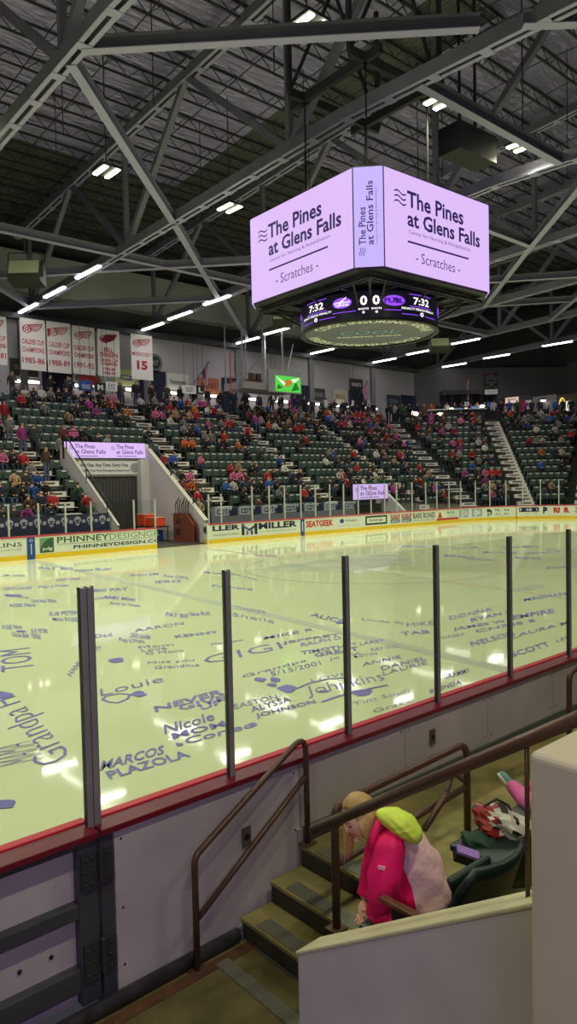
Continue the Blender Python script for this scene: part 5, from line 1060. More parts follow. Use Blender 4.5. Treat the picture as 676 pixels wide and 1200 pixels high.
mb = MB(); mb.tube(rpath([A0, A1, B1, B0], .09), RAD, 12); mb.build('rail_loop', RAIL, hr, True)
mb = MB(); mb.tube([A0.lerp(A1, .44), B0.lerp(B1, .62)], RAD * .92, 12); mb.build('mid_rail', RAIL, hr, True)
for q in (A0, B0): mb = MB(); mb.box(q.x - .055, q.x + .055, q.y - .045, q.y + .045, q.z, q.z + .012); mb.build('foot_plate', RAIL, hr, bevel=.003)
hr2 = thing('walkway_railing', (3.05, 3.1, .2), 'brown pipe railing loop standing behind the girl in the pink jacket', 'railing')
C0 = Vector((3.045, 3.10, .2)); C1 = Vector((3.045, 3.10, .2 + .775)); D1 = Vector((4.29, 3.0, PF + .725)); D0 = Vector((4.29, 3.0, PF))
mb = MB(); mb.tube(rpath([C0, C1, D1, D0], .10), .026, 12); mb.build('rail_loop', RAIL, hr2, True)
mb = MB(); mb.tube([C0.lerp(C1, .52), D0.lerp(D1, .56)], .023, 12); mb.build('mid_rail', RAIL, hr2, True)
e0 = D0.lerp(D1, .60); mb = MB(); mb.tube(rpath([e0, e0 + Vector((.02, .14, .03)), dep(522, 933, 4.75), dep(497, 972, 4.55)], .05), .02, 10); mb.build('return_rail', RAIL, hr2, True)
for q in (C0, D0): mb = MB(); mb.box(q.x - .055, q.x + .055, q.y - .05, q.y + .05, q.z, q.z + .012); mb.build('foot_plate', RAIL, hr2, bevel=.003)
t = thing('walkway_railing', (5.98, 3.1, PF), 'brown pipe railing loop at the photo edge under the farthest glass post', 'railing')
mb = MB(); mb.tube(rpath([(5.98, 3.1, PF), (5.98, 3.1, PF + .90), (7.3, 3.02, PF + .90), (7.3, 3.02, PF)], .10), .026, 12); mb.build('rail_loop', RAIL, t, True)
WX = 2.20; WT = .16
e1 = onX(348, 1118, WX); e2 = onX(625, 1062, WX); sl_ = (e2.z - e1.z) / (e2.y - e1.y); yb = 1.06
mb = MB(); mb.prism([(WX, e1.y, VF), (WX, yb, VF), (WX, yb, e1.z + sl_ * (yb - e1.y)), (WX, e1.y - .16, e1.z + sl_ * -.16), (WX, e1.y, e1.z - .0)], (WT, 0, 0)); wl = struct(mb.build('wall_aisle', [WALLP], bevel=.012), 'low lavender white stucco wall with sloping cream top in front of the girl', 'wall')
mb = MB(); d = Vector((0, yb - e1.y, sl_ * (yb - e1.y))).normalized(); nrm = Vector((0, -d.z, d.y)) if d.y > 0 else Vector((0, d.z, -d.y))
p0 = Vector((WX + WT / 2, e1.y + .004, e1.z - .004)); p1 = Vector((WX + WT / 2, yb, e1.z + sl_ * (yb - e1.y))); mb.beam(p0 + nrm * .004, p1 + nrm * .004, WT + .012, .018)
mb.build('cap', WALLT, wl, bevel=.006)
q = onX(618, 880, 1.8); mb = MB(); mb.box(1.8, 2.6, -.4, q.y, VF, q.z); struct(mb.build('pillar', PILLAR, bevel=.022, seg=4), 'smooth beige painted concrete pillar at the edge of the view', 'pillar')
RX = 2.28
r0 = onX(368, 972, RX); r1 = onX(500, 921, RX); r2 = onX(676, 842, RX); rdir = (r2 - r0).normalized(); re = r2 + rdir * .9
gr = thing('wall_handrail', onX(632, 1040, RX), 'long brown sloping handrail above the lavender wall, crossing in front of the girl', 'handrail')
mb = MB(); mb.tube([r0, r0.lerp(re, .3), re], .0255, 14); mb.ball(r0, .0255, nu=12, nv=8); mb.build('rail', RAIL, gr, True)
pk = onX(617, 871, RX); mb = MB(); mb.tube([pk, Vector((RX, pk.y, e1.z + sl_ * (pk.y - e1.y)))], .009, 8); mb.build('post', RAIL, gr, True)

# ------------------------------------------------------------------ first row seats beyond the wall
DG = M('near_seat_green', (18, 40, 38), .38, 0, .5); ARMW = M('wooden_arm', (104, 62, 44), .45, 0, .4, (12, .3)); 
def near_seat(x, y, label, W_=.5, *, back_h=.45, arms=(1, 1), pan=True, zf=PF, al=.36):
    t = thing('stadium_seat', (x, y, zf), label, 'seat', 'first row seats')
    mb = MB(); n_ = 8; H0 = .36; pts = []
    prof = []
    for i in range(n_ + 1):
        u = -1 + 2 * i / n_; prof.append((u * W_ / 2, -.11 * (1 - u * u)))
    def top(u): return back_h - (.10 * max(0, (abs(u) - .72) / .28) ** 2)
    vs = []; fs = []
    for side in (0, .035):
        for i, (px, dy) in enumerate(prof):
            u = -1 + 2 * i / n_
            for j in range(6):
                h = j / 5; z = zf + H0 + h * top(u); vs.append((x + px, y + dy + side - .12 * h, z))
    m_ = (n_ + 1) * 6
    for i in range(n_):
        for j in range(5): a = i * 6 + j; fs += [(a, a + 1, a + 7, a + 6), (a + m_, a + 6 + m_, a + 7 + m_, a + 1 + m_)]
        a = i * 6; fs += [(a, a + 6, a + 6 + m_, a + m_), (a + 5, a + 5 + m_, a + 11 + m_, a + 11)]
    for a in (0, n_ * 6):
        for j in range(5): q = (a + j, a + j + m_, a + j + 1 + m_, a + j + 1); fs.append(q if a == 0 else q[::-1])
    mb.add(vs, fs); mb.build('backrest', DG, t, True)
    if pan: mb = MB(); mb.box(x - W_ / 2 + .03, x + W_ / 2 - .03, y + .0, y + .42, zf + .40, zf + .45); mb.build('seat_pan', DG, t, bevel=.02)
    else: mb = MB(); mb.box(x - .2, x + .16, y + .0, y + .05, zf + .38, zf + .60); mb.build('seat_pan', DG, t, bevel=.02)
    for s, k in zip((-1, 1), arms):
        if not k: continue
        mb = MB(); mb.box(x + s * W_ / 2 - .022, x + s * W_ / 2 + .022, y - .02, y - .02 + al, zf + .66, zf + .685); mb.build('armrest', ARMW, t, bevel=.008)
        mb = MB(); mb.box(x + s * W_ / 2 - .015, x + s * W_ / 2 + .015, y + .02, y + .16, zf, zf + .66); mb.build('stanchion', BLACK, t)
    return t
GX, GY = 2.70, 2.10
near_seat(2.66, 1.97, 'dark seat with brown wooden arm holding the girl in the pink jacket', .4, back_h=.12, arms=(1, 0), al=.25)
sa = onY(528, 1012, 1.98)
near_seat(3.11, 2.13, 'dark green seat back beside the girl, closest to the wall', .58, back_h=.37, arms=(0, 0), pan=False); near_seat(3.67, 2.13, 'dark green seat under the printed carrier bag', back_h=.40, arms=(0, 0)); near_seat(4.2, 2.13, 'dark green seat with the pink trousered person, half hidden by the pillar', back_h=.42, arms=(0, 1))
# things on the seats
bc = dep(590, 968, 4.45); bg = thing('carrier_bag', bc, 'crumpled white red and black printed carrier bag on the seats', 'bag')
def crumple(l):
    x, y, z = l; k = 1 + .13 * math.sin(7 * x + 3 * y) + .1 * math.sin(9 * y + 5 * z) + .07 * math.sin(13 * z + 4 * x); return [x * k, y * k, z * k]
bu = RT * .93 - UP * .36; bu.normalize(); bv = (UP * .93 + RT * .36).normalized(); bw = bu.cross(bv)
mb = MB(); mb.ball(bc, (.20, .105, .15), (bu, bv, bw), 26, 16, 0, crumple)
for i, f in enumerate(mb.f):
    c = sum((Vector(mb.v[k]) for k in f), Vector()) / len(f) - bc; u, v = c.dot(bu) / .2, c.dot(bv) / .105
    mb.mi[i] = 1 if (u < -.45 and v > -.6 and (i % 5 < 4)) or abs(v + u * .5 + .45) < .16 else (2 if (math.sin(9 * u + 4 * v) * math.sin(7 * v - 3 * u) > .42) else 0)
mb.build('shell', [M('bag_white', (206, 200, 198), .45), M('bag_red', (150, 34, 36), .5), M('bag_black', (30, 26, 30), .5)], bg)
mb = MB(); mb.tube([bc + bu * -.16 + bv * .07, bc + bu * -.1 + bv * .14, bc + bu * -.02 + bv * .13, bc + bu * .02 + bv * .09], .008, 6); mb.build('handle', BLACK, bg)
jc = dep(564, 990, 4.3); mb = MB(); mb.ball(jc, (.13, .06, .08), (bu, bv, bw), 20, 12, 0, crumple); tag(mb.build('folded_jacket', M('jacket_green', (20, 58, 40), .6), smooth=True), 'folded dark green jacket lying on the seat before the carrier bag', 'jacket')
pc = dep(548, 1000, 4.12); t = thing('flat_case', pc, 'black flat case with lavender edge beside the seat back', 'case'); mb = MB(); pu = (RT * .93 - UP * .33).normalized(); pv = (UP * .85 + RT * .3 - FW * .3).normalized(); pw = pu.cross(pv).normalized(); pv = pw.cross(pu)
mb.obox(pc - pv * .03, (pu, pv, pw), (.065, .03, .03)); mb.build('body', BLACK, t); mb = MB(); mb.obox(pc + pv * .006, (pu, pv, pw), (.066, .008, .031)); mb.build('edge', M('lavender_edge', (160, 120, 216), .5), t)

# ------------------------------------------------------------------ the girl
PINK = M('hot_pink_jacket', (252, 26, 116), .55, 0, .3, (5, .12), (30, .25, .01)); PEACH = M('pale_pink_jacket', (255, 208, 218), .6, 0, .3, (4, .1), (9, .55, .035)); NEON = M('neon_hood', (222, 244, 96), .6, 0, .3, None, (25, .3, .01)); PANTS = M('dark_trousers', (40, 38, 48), .8)
BLOND = M('blond_hair', (196, 160, 108), .5, 0, .4, (18, .25)); LIPS = M('lips', (190, 96, 96), .5); EYE = M('eye_dark', (50, 36, 34), .4); BROW = M('brow', (150, 116, 84), .7); GSKIN = M('girl_skin', (232, 178, 158), .55)
girl = thing('person', (GX, GY + .1, PF), 'child in hot pink jacket with neon yellow hood, bent forward in the front seat', 'person')
def cs(v, p): return p + RT * v[0] + UP * v[1] - FW * v[2]
HP = dep(422, 957, 3.62)                    # head centre
hf_ = (RT * -.74 + UP * -.46 - FW * .32).normalized(); hu = (UP * .86 - RT * .46 + FW * .05); hu = (hu - hf_ * hu.dot(hf_)).normalized(); hl = hu.cross(hf_)   # hl: the child's left, toward the camera
pel = dep(487, 1056, 3.66); sh_c = dep(456, 982, 3.64); neck = HP - hu * .085 - hf_ * .03
spine_d = (sh_c - pel).normalized(); fwdy = Vector((-.12, .99, 0)); side = Vector((-.99, -.12, 0))      # side: toward the child's left (camera side)
shL = dep(456, 996, 3.50); shR = sh_c - side * .13
elL = dep(444, 1040, 3.50); haL = dep(436, 1066, 3.56); elR = dep(431, 1024, 3.82); haR = dep(426, 1056, 3.72)
kL = Vector((GX + .02, GY + .33, PF + .42)); kR = Vector((GX + .22, GY + .36, PF + .42)); aL = Vector((GX - .02, GY + .26, PF + .09)); aR = Vector((GX + .2, GY + .28, PF + .09))
J = {'pelvis': (*pel, .085), 'mid': (*dep(477, 1012, 3.65), .075), 'neck': (*sh_c.lerp(neck, .55), .04), 'skull': (*(HP - hu * .03), .055), 'hipL': (*(pel + side * .06), .07), 'kneeL': (*kL, .06), 'ankL': (*aL, .042), 'toeL': (*(aL + fwdy * .14 - Vector((0, 0, .05))), .035),
     'hipR': (*(pel - side * .06), .07), 'kneeR': (*kR, .06), 'ankR': (*aR, .042), 'toeR': (*(aR + fwdy * .14 - Vector((0, 0, .05))), .035), 'chest': (*sh_c, .06), 'wrL': (*haL, .022), 'wrR': (*haR, .022), 'eL': (*elL, .028), 'eR': (*elR, .026), 'sL': (*shL, .035), 'sR': (*shR, .035)}
B = [('pelvis', 'mid', 1), ('mid', 'chest', 1), ('chest', 'neck', 0), ('neck', 'skull', 0), ('pelvis', 'hipL', 1), ('hipL', 'kneeL', 1), ('kneeL', 'ankL', 1), ('ankL', 'toeL', 2), ('pelvis', 'hipR', 1), ('hipR', 'kneeR', 1), ('kneeR', 'ankR', 1), ('ankR', 'toeR', 2), ('chest', 'sL', 1), ('sL', 'eL', 1), ('eL', 'wrL', 0), ('chest', 'sR', 1), ('sR', 'eR', 1), ('eR', 'wrR', 0)]
v, f, rg = skin('girl_body', J, B, 2); mb = MB(); mb.add(v, f); mb.mi = list(rg)
def headshape(l):
    x, y, z = l      # x: left, y: forward, z: up
    f_ = max(0, y); k = 1 - .16 * max(0, -z) ** 1.5; x *= k; 
    y2 = y * (1 - .10 * max(0, -z)) + .10 * math.exp(-((x / .16) ** 2 + ((z + .12) / .16) ** 2)) * (f_ > .4) - .05 * math.exp(-(((abs(x) - .36) / .2) ** 2 + ((z - .05) / .14) ** 2)) * (f_ > .3) + .06 * math.exp(-((x / .3) ** 2 + ((z + .78) / .18) ** 2)) * (f_ > .2) + .035 * math.exp(-((x / .25) ** 2 + ((z + .42) / .1) ** 2)) * (f_ > .3)
    return [x, y2, z]
mb.ball(HP, (.072, .088, .105), (hl, hf_, hu), 32, 24, 0, headshape)
def hand(mb, w_, dirv, palm_n, L=.145):
    d = dirv.normalized(); n = (palm_n - d * palm_n.dot(d)).normalized(); s = d.cross(n)
    mb.ball(w_ + d * .035, (.042, .03, .015), (d, s, n), 12, 8, 0)
    for i, (o, l) in enumerate(((-.024, .052), (-.008, .06), (.008, .056), (.022, .044))):
        b = w_ + d * .062 + s * o; mb.tube([b, b + d * l * .45 + n * .004, b + d * l * .75 + n * .014, b + d * l * .95 + n * .026], [.0075, .007, .0065, .005], 7, 0)
    b = w_ + d * .025 - s * .026; mb.tube([b, b + d * .02 - s * .016 + n * .008, b + d * .045 - s * .016 + n * .018], [.009, .008, .006], 7, 0)
hand(mb, haL + Vector((0, 0, -.01)), (haL - elL) + fwdy * .03, -side + Vector((0, 0, .2))); hand(mb, haR, (haR - elR) + Vector((0, 0, -.05)), side)
body = mb.build('body', [GSKIN, PANTS, WHT], girl, True)
def hp(x, y, z): return HP + hl * (x * .072) + hf_ * (y * .088) + hu * (z * .105)
mb = MB()
for s in (1, -1):
    mb.ball(hp(s * .38, .86, .04), (.0135, .006, .005), (hl, hf_, hu), 10, 6, 0); mb.tube([hp(s * .2, .96, .24), hp(s * .4, .90, .29), hp(s * .56, .76, .24)], .0035, 5, 1)
mb.tube([hp(-.2, .93, -.5), hp(0, .99, -.48), hp(.2, .93, -.5)], [.003, .0075, .003], 6, 2)
for s in (1, -1): mb.ball(hp(s * 1.0, -.05, -.05), (.008, .02, .03), (hl, hf_, hu), 10, 8, 3)
mb.tube([hp(0, .93, .16), hp(0, 1.08, -.1), hp(0, 1.0, -.2)], [.005, .0095, .006], 8, 3); mb.ball(hp(0, .93, -.74), (.02, .012, .014), (hl, hf_, hu), 10, 8, 3)
mb.build('facial_features', [EYE, BROW, LIPS, GSKIN], body, True)
# hair: cap over skull plus hanging strands
mb = MB()
def hairshape(l):
    x, y, z = l
    lim = .55 if abs(x) > .5 else .42
    if y > lim and z < .62: y = lim
    w_ = 1 + .02 * math.sin(22 * x + 6 * z); return [x * w_, y, z * w_]
mb.ball(HP + hu * .008 - hf_ * .012, (.081, .094, .112), (hl, hf_, hu), 30, 20, 0, hairshape)
for i in range(30):
    if i % 3 == 0: sgn, a, z_, L_ = 1, -.35 + .75 * (i / 30), .15, .13      # near side, tucked back behind the cheek
    else: sgn, a, z_, L_ = -1, .05 + .62 * ((i * 7) % 30) / 30, .2, .17         # far side, hanging past the face
    st = hp(sgn * (1.0 - .1 * max(0, a - .4)), a, z_ - .3 * (i % 3) / 3); dn_ = Vector((0, 0, -1)); L_ += .05 * ((i * 7) % 5) / 5; bk = hf_ * (-.035 if sgn > 0 else .004)
    q = [st, st + dn_ * L_ * .35 + hl * sgn * .008 + bk * .4, st + dn_ * L_ * .7 + hl * sgn * .004 + bk + hf_ * .008 * ((i % 3) - 1), st + dn_ * L_ + bk + hf_ * .016 * ((i % 3) - 1)]
    mb.tube(q, [.012, .012, .009, .003], 6)
for i in range(12):
    st = hp(.5 * math.cos(i), -.85, .2 - .06 * i); mb.tube([st, st - hf_ * .02 - hu * .07, st - hu * .14 + hf_ * .01], [.016, .015, .006], 6)
mb.build('hair', BLOND, girl, True)
# jacket: torso lofted along the bent back, sleeves down to the cuffs, collar and hood
def loft(mb, rings, n, mifn, capends=True):
    vs = []; fs = []; mi = []
    for (c, a, b, ra, rb, w_) in rings:
        for j in range(n):
            t = 2 * math.pi * j / n; k = 1 + w_ * (math.sin(5 * t + c.z * 40) * .5 + math.sin(9 * t + c.z * 63) * .3 + .4 * math.sin(3 * t - c.z * 55)); vs.append(c + a * (ra * k * math.cos(t)) + b * (rb * k * math.sin(t)))
    for i in range(len(rings) - 1):
        for j in range(n): fs.append((i * n + j, i * n + (j + 1) % n, (i + 1) * n + (j + 1) % n, (i + 1) * n + j)); mi.append(mifn((i + .5) / (len(rings) - 1), 2 * math.pi * (j + .5) / n))
    if capends: fs += [tuple(range(n - 1, -1, -1)), tuple(range((len(rings) - 1) * n, len(rings) * n))]; mi += [1, 0]
    m0 = len(mb.mi); mb.add(vs, fs); mb.mi[m0:] = mi
def spl(P, m):
    out = []
    for i in range(len(P) - 1):
        p0, p1, p2, p3 = [P[max(0, min(len(P) - 1, i + k))] for k in (-1, 0, 1, 2)]
        for q in range(m): t = q / m; out.append(tuple(.5 * (2 * b + (c - a) * t + (2 * a - 5 * b + 4 * c - d) * t * t + (3 * b - a - 3 * c + d) * t ** 3) for a, b, c, d in zip(p0, p1, p2, p3)))
    return out + [tuple(P[-1])]
KD = 3.62; MP = KD / F
TP = spl([(486, 1072, 36, .115, .06), (489, 1050, 38, .125, .07), (484, 1026, 38, .125, .06), (474, 1002, 34, .12, .05), (463, 984, 27, .10, .03), (450, 972, 16, .07, .0), (444, 967, 12, .06, 0)], 5); rings = []
for i, (x, y, hw, rb, w_) in enumerate(TP):
    q0 = TP[max(0, i - 1)]; q1 = TP[min(len(TP) - 1, i + 1)]; tx, ty = q1[0] - q0[0], q1[1] - q0[1]; l = math.hypot(tx, ty); ax_ = (RT * (-ty / l) + UP * (-tx / l)).normalized()
    rings.append((dep(x, y, KD + .03), ax_, FW, hw * MP, rb, w_))
mb = MB(); loft(mb, rings, 36, lambda u, t: 0 if (math.cos(t) < -.25 + .5 * (u > .82) * 4 or u > .86) else 1)
jk = mb.build('jacket', [PINK, PEACH], girl, True)
def sleeve(pts, w_=.05):
    P_ = spl(pts, 5); rg_ = []
    for i, (x, y, k, r) in enumerate(P_):
        c = dep(x, y, k); c0 = dep(*P_[max(0, i - 1)][:3]); c1 = dep(*P_[min(len(P_) - 1, i + 1)][:3]); d = (c1 - c0).normalized(); a = d.cross(FW).normalized(); b = a.cross(d); rg_.append((c, a, b, r, r, w_ * (.4 + (i > 2))))
    mb = MB(); loft(mb, rg_, 22, lambda u, t: 0); return mb.build('sleeve', [PINK, PEACH], jk, True)
sleeve([(461, 980, 3.55, .05), (457, 992, 3.5, .074), (453, 1012, 3.47, .08), (449, 1036, 3.46, .078), (446, 1056, 3.5, .066), (440, 1069, 3.54, .05)])
sleeve([(444, 984, 3.72, .05), (440, 1000, 3.74, .06), (434, 1026, 3.74, .052), (428, 1050, 3.72, .044)])
mb = MB(); mb.tube([dep(436, 1066, 3.53), dep(452, 1075, 3.50), dep(466, 1078, 3.52)], [.045, .06, .05], 14); mb.build('front_hem', PINK, jk, True)
mb = MB(); hc = dep(467, 967, 3.54); h1 = (RT * .86 - UP * .5).normalized(); h2 = (UP * .86 + RT * .5).normalized(); h3 = h1.cross(h2)
def hoodshape(l):
    x, y, z = l; k = .72 + .42 * (x * .5 + .5); w_ = 1 + .05 * math.sin(8 * x + 3 * z) + .04 * math.sin(11 * y + 5 * x) + .03 * math.sin(17 * x - 9 * y); return [x, y * k * w_ + .22 * (1 - x * x) , z * k * w_]
mb.ball(hc, (.128, .064, .10), (h1, h2, h3), 30, 20, 0, hoodshape); mb.build('hood', NEON, jk, True)
mb = MB(); mb.tube([dep(434, 996, 3.50), dep(437, 980, 3.50), dep(443, 966, 3.52), dep(447, 956, 3.56)], [.012, .017, .018, .01], 10); mb.build('collar', PINK, jk, True)
tg = dep(447, 1017, 3.385); mb = MB(); mb.obox(tg, ((RT - UP * .25).normalized(), (UP + RT * .25).normalized(), FW), (.017, .008, .004)); mb.build('sleeve_patch', M('patch_pale', (236, 170, 190), .6), jk)

# second person in pink trousers, mostly behind the pillar
pp = thing('person', (4.3, 2.2, PF), 'person in pink trousers with one sneaker raised, mostly hidden behind the pillar', 'person')
sh_ = dep(594, 915, 5.0); kn = dep(622, 944, 4.75); hpv = Vector((4.25, 2.10, PF + .56)); ch = hpv + Vector((.05, -.12, .38)); nk = ch + Vector((0, .0, .12)); hd = nk + Vector((0, .02, .14))
kn2 = Vector((4.42, 2.55, PF + .52)); an2 = Vector((4.44, 2.6, PF + .09))
J = {'pelvis': (*hpv, .12), 'mid': (*hpv.lerp(ch, .5), .115), 'chest': (*ch, .11), 'neck': (*nk, .04), 'head': (*hd, .08), 'top': (*(hd + Vector((0, 0, .06))), .07), 'hL': (*(hpv + Vector((-.08, .05, 0))), .085), 'kL': (*kn, .075), 'aL': (*sh_.lerp(kn, .25), .05), 'tL': (*sh_.lerp(kn, .12), .04), 'hR': (*(hpv + Vector((.1, .05, 0))), .085), 'kR': (*kn2, .065), 'aR': (*an2, .045), 'tR': (*(an2 + Vector((0, .14, -.05))), .04),
     'sL': (*(ch + Vector((-.14, 0, .04))), .05), 'eL': (*(ch + Vector((-.17, .1, -.16))), .042), 'wL': (*(ch + Vector((-.08, .26, -.2))), .03), 'sR': (*(ch + Vector((.14, 0, .04))), .05), 'eR': (*(ch + Vector((.18, .1, -.16))), .042), 'wR': (*(ch + Vector((.1, .26, -.2))), .03), 'fL': (*(ch + Vector((-.05, .33, -.2))), .024), 'fR': (*(ch + Vector((.07, .33, -.2))), .024)}
B = [('pelvis', 'mid', 1), ('mid', 'chest', 1), ('chest', 'neck', 0), ('neck', 'head', 0), ('head', 'top', 2), ('pelvis', 'hL', 3), ('hL', 'kL', 3), ('kL', 'aL', 3), ('aL', 'tL', 0), ('pelvis', 'hR', 3), ('hR', 'kR', 3), ('kR', 'aR', 3), ('aR', 'tR', 4), ('chest', 'sL', 1), ('sL', 'eL', 1), ('eL', 'wL', 1), ('wL', 'fL', 0), ('chest', 'sR', 1), ('sR', 'eR', 1), ('eR', 'wR', 1), ('wR', 'fR', 0)]
v, f, rg = skin('second_body', J, B, 2); mb = MB(); mb.add(v, f); mb.mi = list(rg); mb.build('body', [SKIN, M('pink_top', (196, 96, 150), .8), M('brown_hair', (90, 60, 40), .7), M('pink_trousers', (222, 110, 176), .8, 0, .2, (8, .15), (20, .4, .01)), WHT], pp, True)
sd_ = (sh_ - kn).normalized(); fx = (UP * .9 - RT * .35).normalized(); mb = MB()
sc_ = sh_ + FW * -.01; so = (RT * .62 - UP * .78).normalized(); mb.ball(sc_, (.085, .034, .04), (so, so.cross(FW).normalized(), FW), 16, 10, 0); mb.ball(sc_ - so.cross(FW).normalized() * .018, (.088, .022, .042), (so, so.cross(FW).normalized(), FW), 16, 8, 1); mb.build('sneaker', [M('sneaker_teal', (110, 170, 160), .6), M('sneaker_sole', (226, 226, 214), .6)], pp, True)

# ------------------------------------------------------------------ crowd and seats on the far terraces
def seated(var):
    lean = (.0, .16, -.05, .08)[var]; h = (.0, .02, -.03, .0)[var]; tw = (.0, .05, -.06, .03)[var]; pz = .56; cy = .1 - lean * .8; cz = 1.0 + h - abs(lean) * .25
    J = {'pelvis': (0, .1, pz, .13), 'mid': (0, .1 - lean * .35, .78 + h, .135), 'chest': (tw * .5, cy, cz, .135), 'neck': (tw * .6, cy - .02 - lean * .1, cz + .14, .055), 'head': (tw * .8, cy - .04 - lean * .3, cz + .25, .095), 'crown': (tw * .8, cy - .02 - lean * .3, cz + .34, .085),
         'hL': (.1, .06, .55, .09), 'kL': (.12, -.27, .55, .075), 'aL': (.12, -.25, .12, .055), 'tL': (.13, -.34, .05, .045), 'hR': (-.1, .06, .55, .09), 'kR': (-.12, -.27, .55, .075), 'aR': (-.12, -.25, .12, .055), 'tR': (-.13, -.34, .05, .045),
         'sL': (.19, cy, cz + .03, .065), 'eL': (.24, cy - .1, cz - .24, .055), 'wL': (.08, cy - .32, cz - .30, .045), 'gL': (.03, cy - .38, cz - .29, .04), 'sR': (-.19, cy, cz + .03, .065), 'eR': (-.24, cy - .1, cz - .24, .055), 'wR': ((-.08, -.08, -.16, -.05)[var], cy - (.32, .3, .2, .25)[var], cz - (.30, .28, -.05, .1)[var], .045), 'gR': ((-.03, -.03, -.1, -.02)[var], cy - (.38, .36, .24, .3)[var], cz - (.29, .27, -.12, .04)[var], .04)}
    B = [('pelvis', 'mid', 0), ('mid', 'chest', 0), ('chest', 'neck', 0), ('neck', 'head', 2), ('head', 'crown', 3), ('pelvis', 'hL', 1), ('hL', 'kL', 1), ('kL', 'aL', 1), ('aL', 'tL', 1), ('pelvis', 'hR', 1), ('hR', 'kR', 1), ('kR', 'aR', 1), ('aR', 'tR', 1), ('chest', 'sL', 0), ('sL', 'eL', 0), ('eL', 'wL', 0), ('wL', 'gL', 2), ('chest', 'sR', 0), ('sR', 'eR', 0), ('eR', 'wR', 0), ('wR', 'gR', 2)]
    return skin('seated_person', J, B, 1)
def standing(var):
    st = (.0, .05, -.04)[var]; ea = ((.26, -.02, 1.12), (.27, .05, 1.12), (.25, -.1, 1.14))[var]; wa = ((.14, -.24, 1.1), (.27, -.02, .88), (.1, -.26, 1.25))[var]
    J = {'pelvis': (0, 0, .95, .14), 'mid': (0, 0, 1.18, .14), 'chest': (0, 0, 1.38, .145), 'neck': (0, -.01, 1.52, .055), 'head': (0, -.03, 1.63, .095), 'crown': (0, -.01, 1.72, .085),
         'hL': (.1, 0, .9, .095), 'kL': (.11, -.02 - st, .5, .075), 'aL': (.11, .0 - st, .1, .055), 'tL': (.12, -.12 - st, .045, .045), 'hR': (-.1, 0, .9, .095), 'kR': (-.11, -.02 + st, .5, .075), 'aR': (-.11, st, .1, .055), 'tR': (-.12, -.12 + st, .045, .045),
         'sL': (.2, 0, 1.42, .068), 'eL': (ea[0], ea[1], ea[2], .056), 'wL': (wa[0], wa[1], wa[2], .045), 'gL': (wa[0] * .9, wa[1] - .07, wa[2] - .02, .04), 'sR': (-.2, 0, 1.42, .068), 'eR': (-.27, .03, 1.13, .056), 'wR': (-.26, -.04, .9, .045), 'gR': (-.26, -.06, .82, .04)}
    B = [('pelvis', 'mid', 0), ('mid', 'chest', 0), ('chest', 'neck', 0), ('neck', 'head', 2), ('head', 'crown', 3), ('pelvis', 'hL', 1), ('hL', 'kL', 1), ('kL', 'aL', 1), ('aL', 'tL', 1), ('pelvis', 'hR', 1), ('hR', 'kR', 1), ('kR', 'aR', 1), ('aR', 'tR', 1), ('chest', 'sL', 0), ('sL', 'eL', 0), ('eL', 'wL', 0), ('wL', 'gL', 2), ('chest', 'sR', 0), ('sR', 'eR', 0), ('eR', 'wR', 0), ('wR', 'gR', 2)]
    return skin('standing_person', J, B, 1)
PSIT = [seated(i) for i in range(4)]; PSTD = [standing(i) for i in range(3)]
def pmesh(p, nm):
    me = bpy.data.meshes.new(nm); me.from_pydata([tuple(q) for q in p[0]], [], p[1])
    for m in (TOP, TROU, SKIN, HAIR): me.materials.append(m)
    me.polygons.foreach_set('material_index', p[2]); me.polygons.foreach_set('use_smooth', [True] * len(p[1])); me.update(); return me
MSIT = [pmesh(p, 'seated_person') for p in PSIT]; MSTD = [pmesh(p, 'standing_person') for p in PSTD]
mb = MB()
mb.prism([(-.23, .17, .42), (.23, .17, .42), (.23, .27, .86), (-.23, .27, .86)], (0, .035, 0)); mb.box(-.21, .21, .05, .11, .42, .80); mb.box(-.03, .03, .10, .2, .02, .44); mb.box(-.13, .13, .036, .05, .735, .80, 1); mb.box(-.26, -.235, .0, .28, .05, .62)
SEAT_V, SEAT_F, SEAT_M = mb.v, mb.f, mb.mi; MSEAT = mb.mesh('folding_seat', [SEATM, SEATW])
mb = MB(); mb.prism([(-.23, .25, .42), (.23, .25, .42), (.23, .33, .86), (-.23, .33, .86)], (0, .03, 0)); mb.box(-.21, .21, -.12, .26, .37, .41); mb.box(-.03, .03, .16, .24, .02, .40)
OPEN_V, OPEN_F = mb.v, mb.f
PAL = [('black', (22, 22, 25), 30), ('charcoal', (52, 52, 56), 14), ('navy', (30, 36, 66), 12), ('red', (176, 30, 44), 14), ('white', (206, 202, 200), 8), ('grey', (128, 128, 132), 10), ('pink', (206, 100, 150), 5), ('magenta', (176, 60, 150), 4), ('brown', (88, 62, 48), 6), ('green', (40, 84, 62), 4), ('blue', (44, 84, 170), 4), ('orange', (206, 96, 40), 3), ('tan', (170, 140, 108), 4)]
def pick(ws=None):
    t = R.random() * sum(p[2] for p in PAL)
    for p in PAL:
        t -= p[2]
        if t <= 0: return p
    return PAL[0]
slots = []       # (section, row, index, point, facing normal)
def side_sec(nm, x0, x1, rows):
    for i in rows:
        xa, xb = (x0, x1 if not callable(x1) else x1(i)); n_ = int((xb - xa) / .53)
        for k in range(n_): slots.append((nm, i, k, Vector((xa + .265 + .53 * k, Y0 + RD * i + .47, rowz(i))), SIDE_N))
side_sec('emblem wall section', 9.9, 14.15, range(NR)); side_sec('short rows by the tunnel', 15.36, 15.98, range(6)); side_sec('rows above the tunnel sign', 15.4, 23.0, range(7, NR)); side_sec('short rows past the tunnel', 21.3, 23.0, range(6))
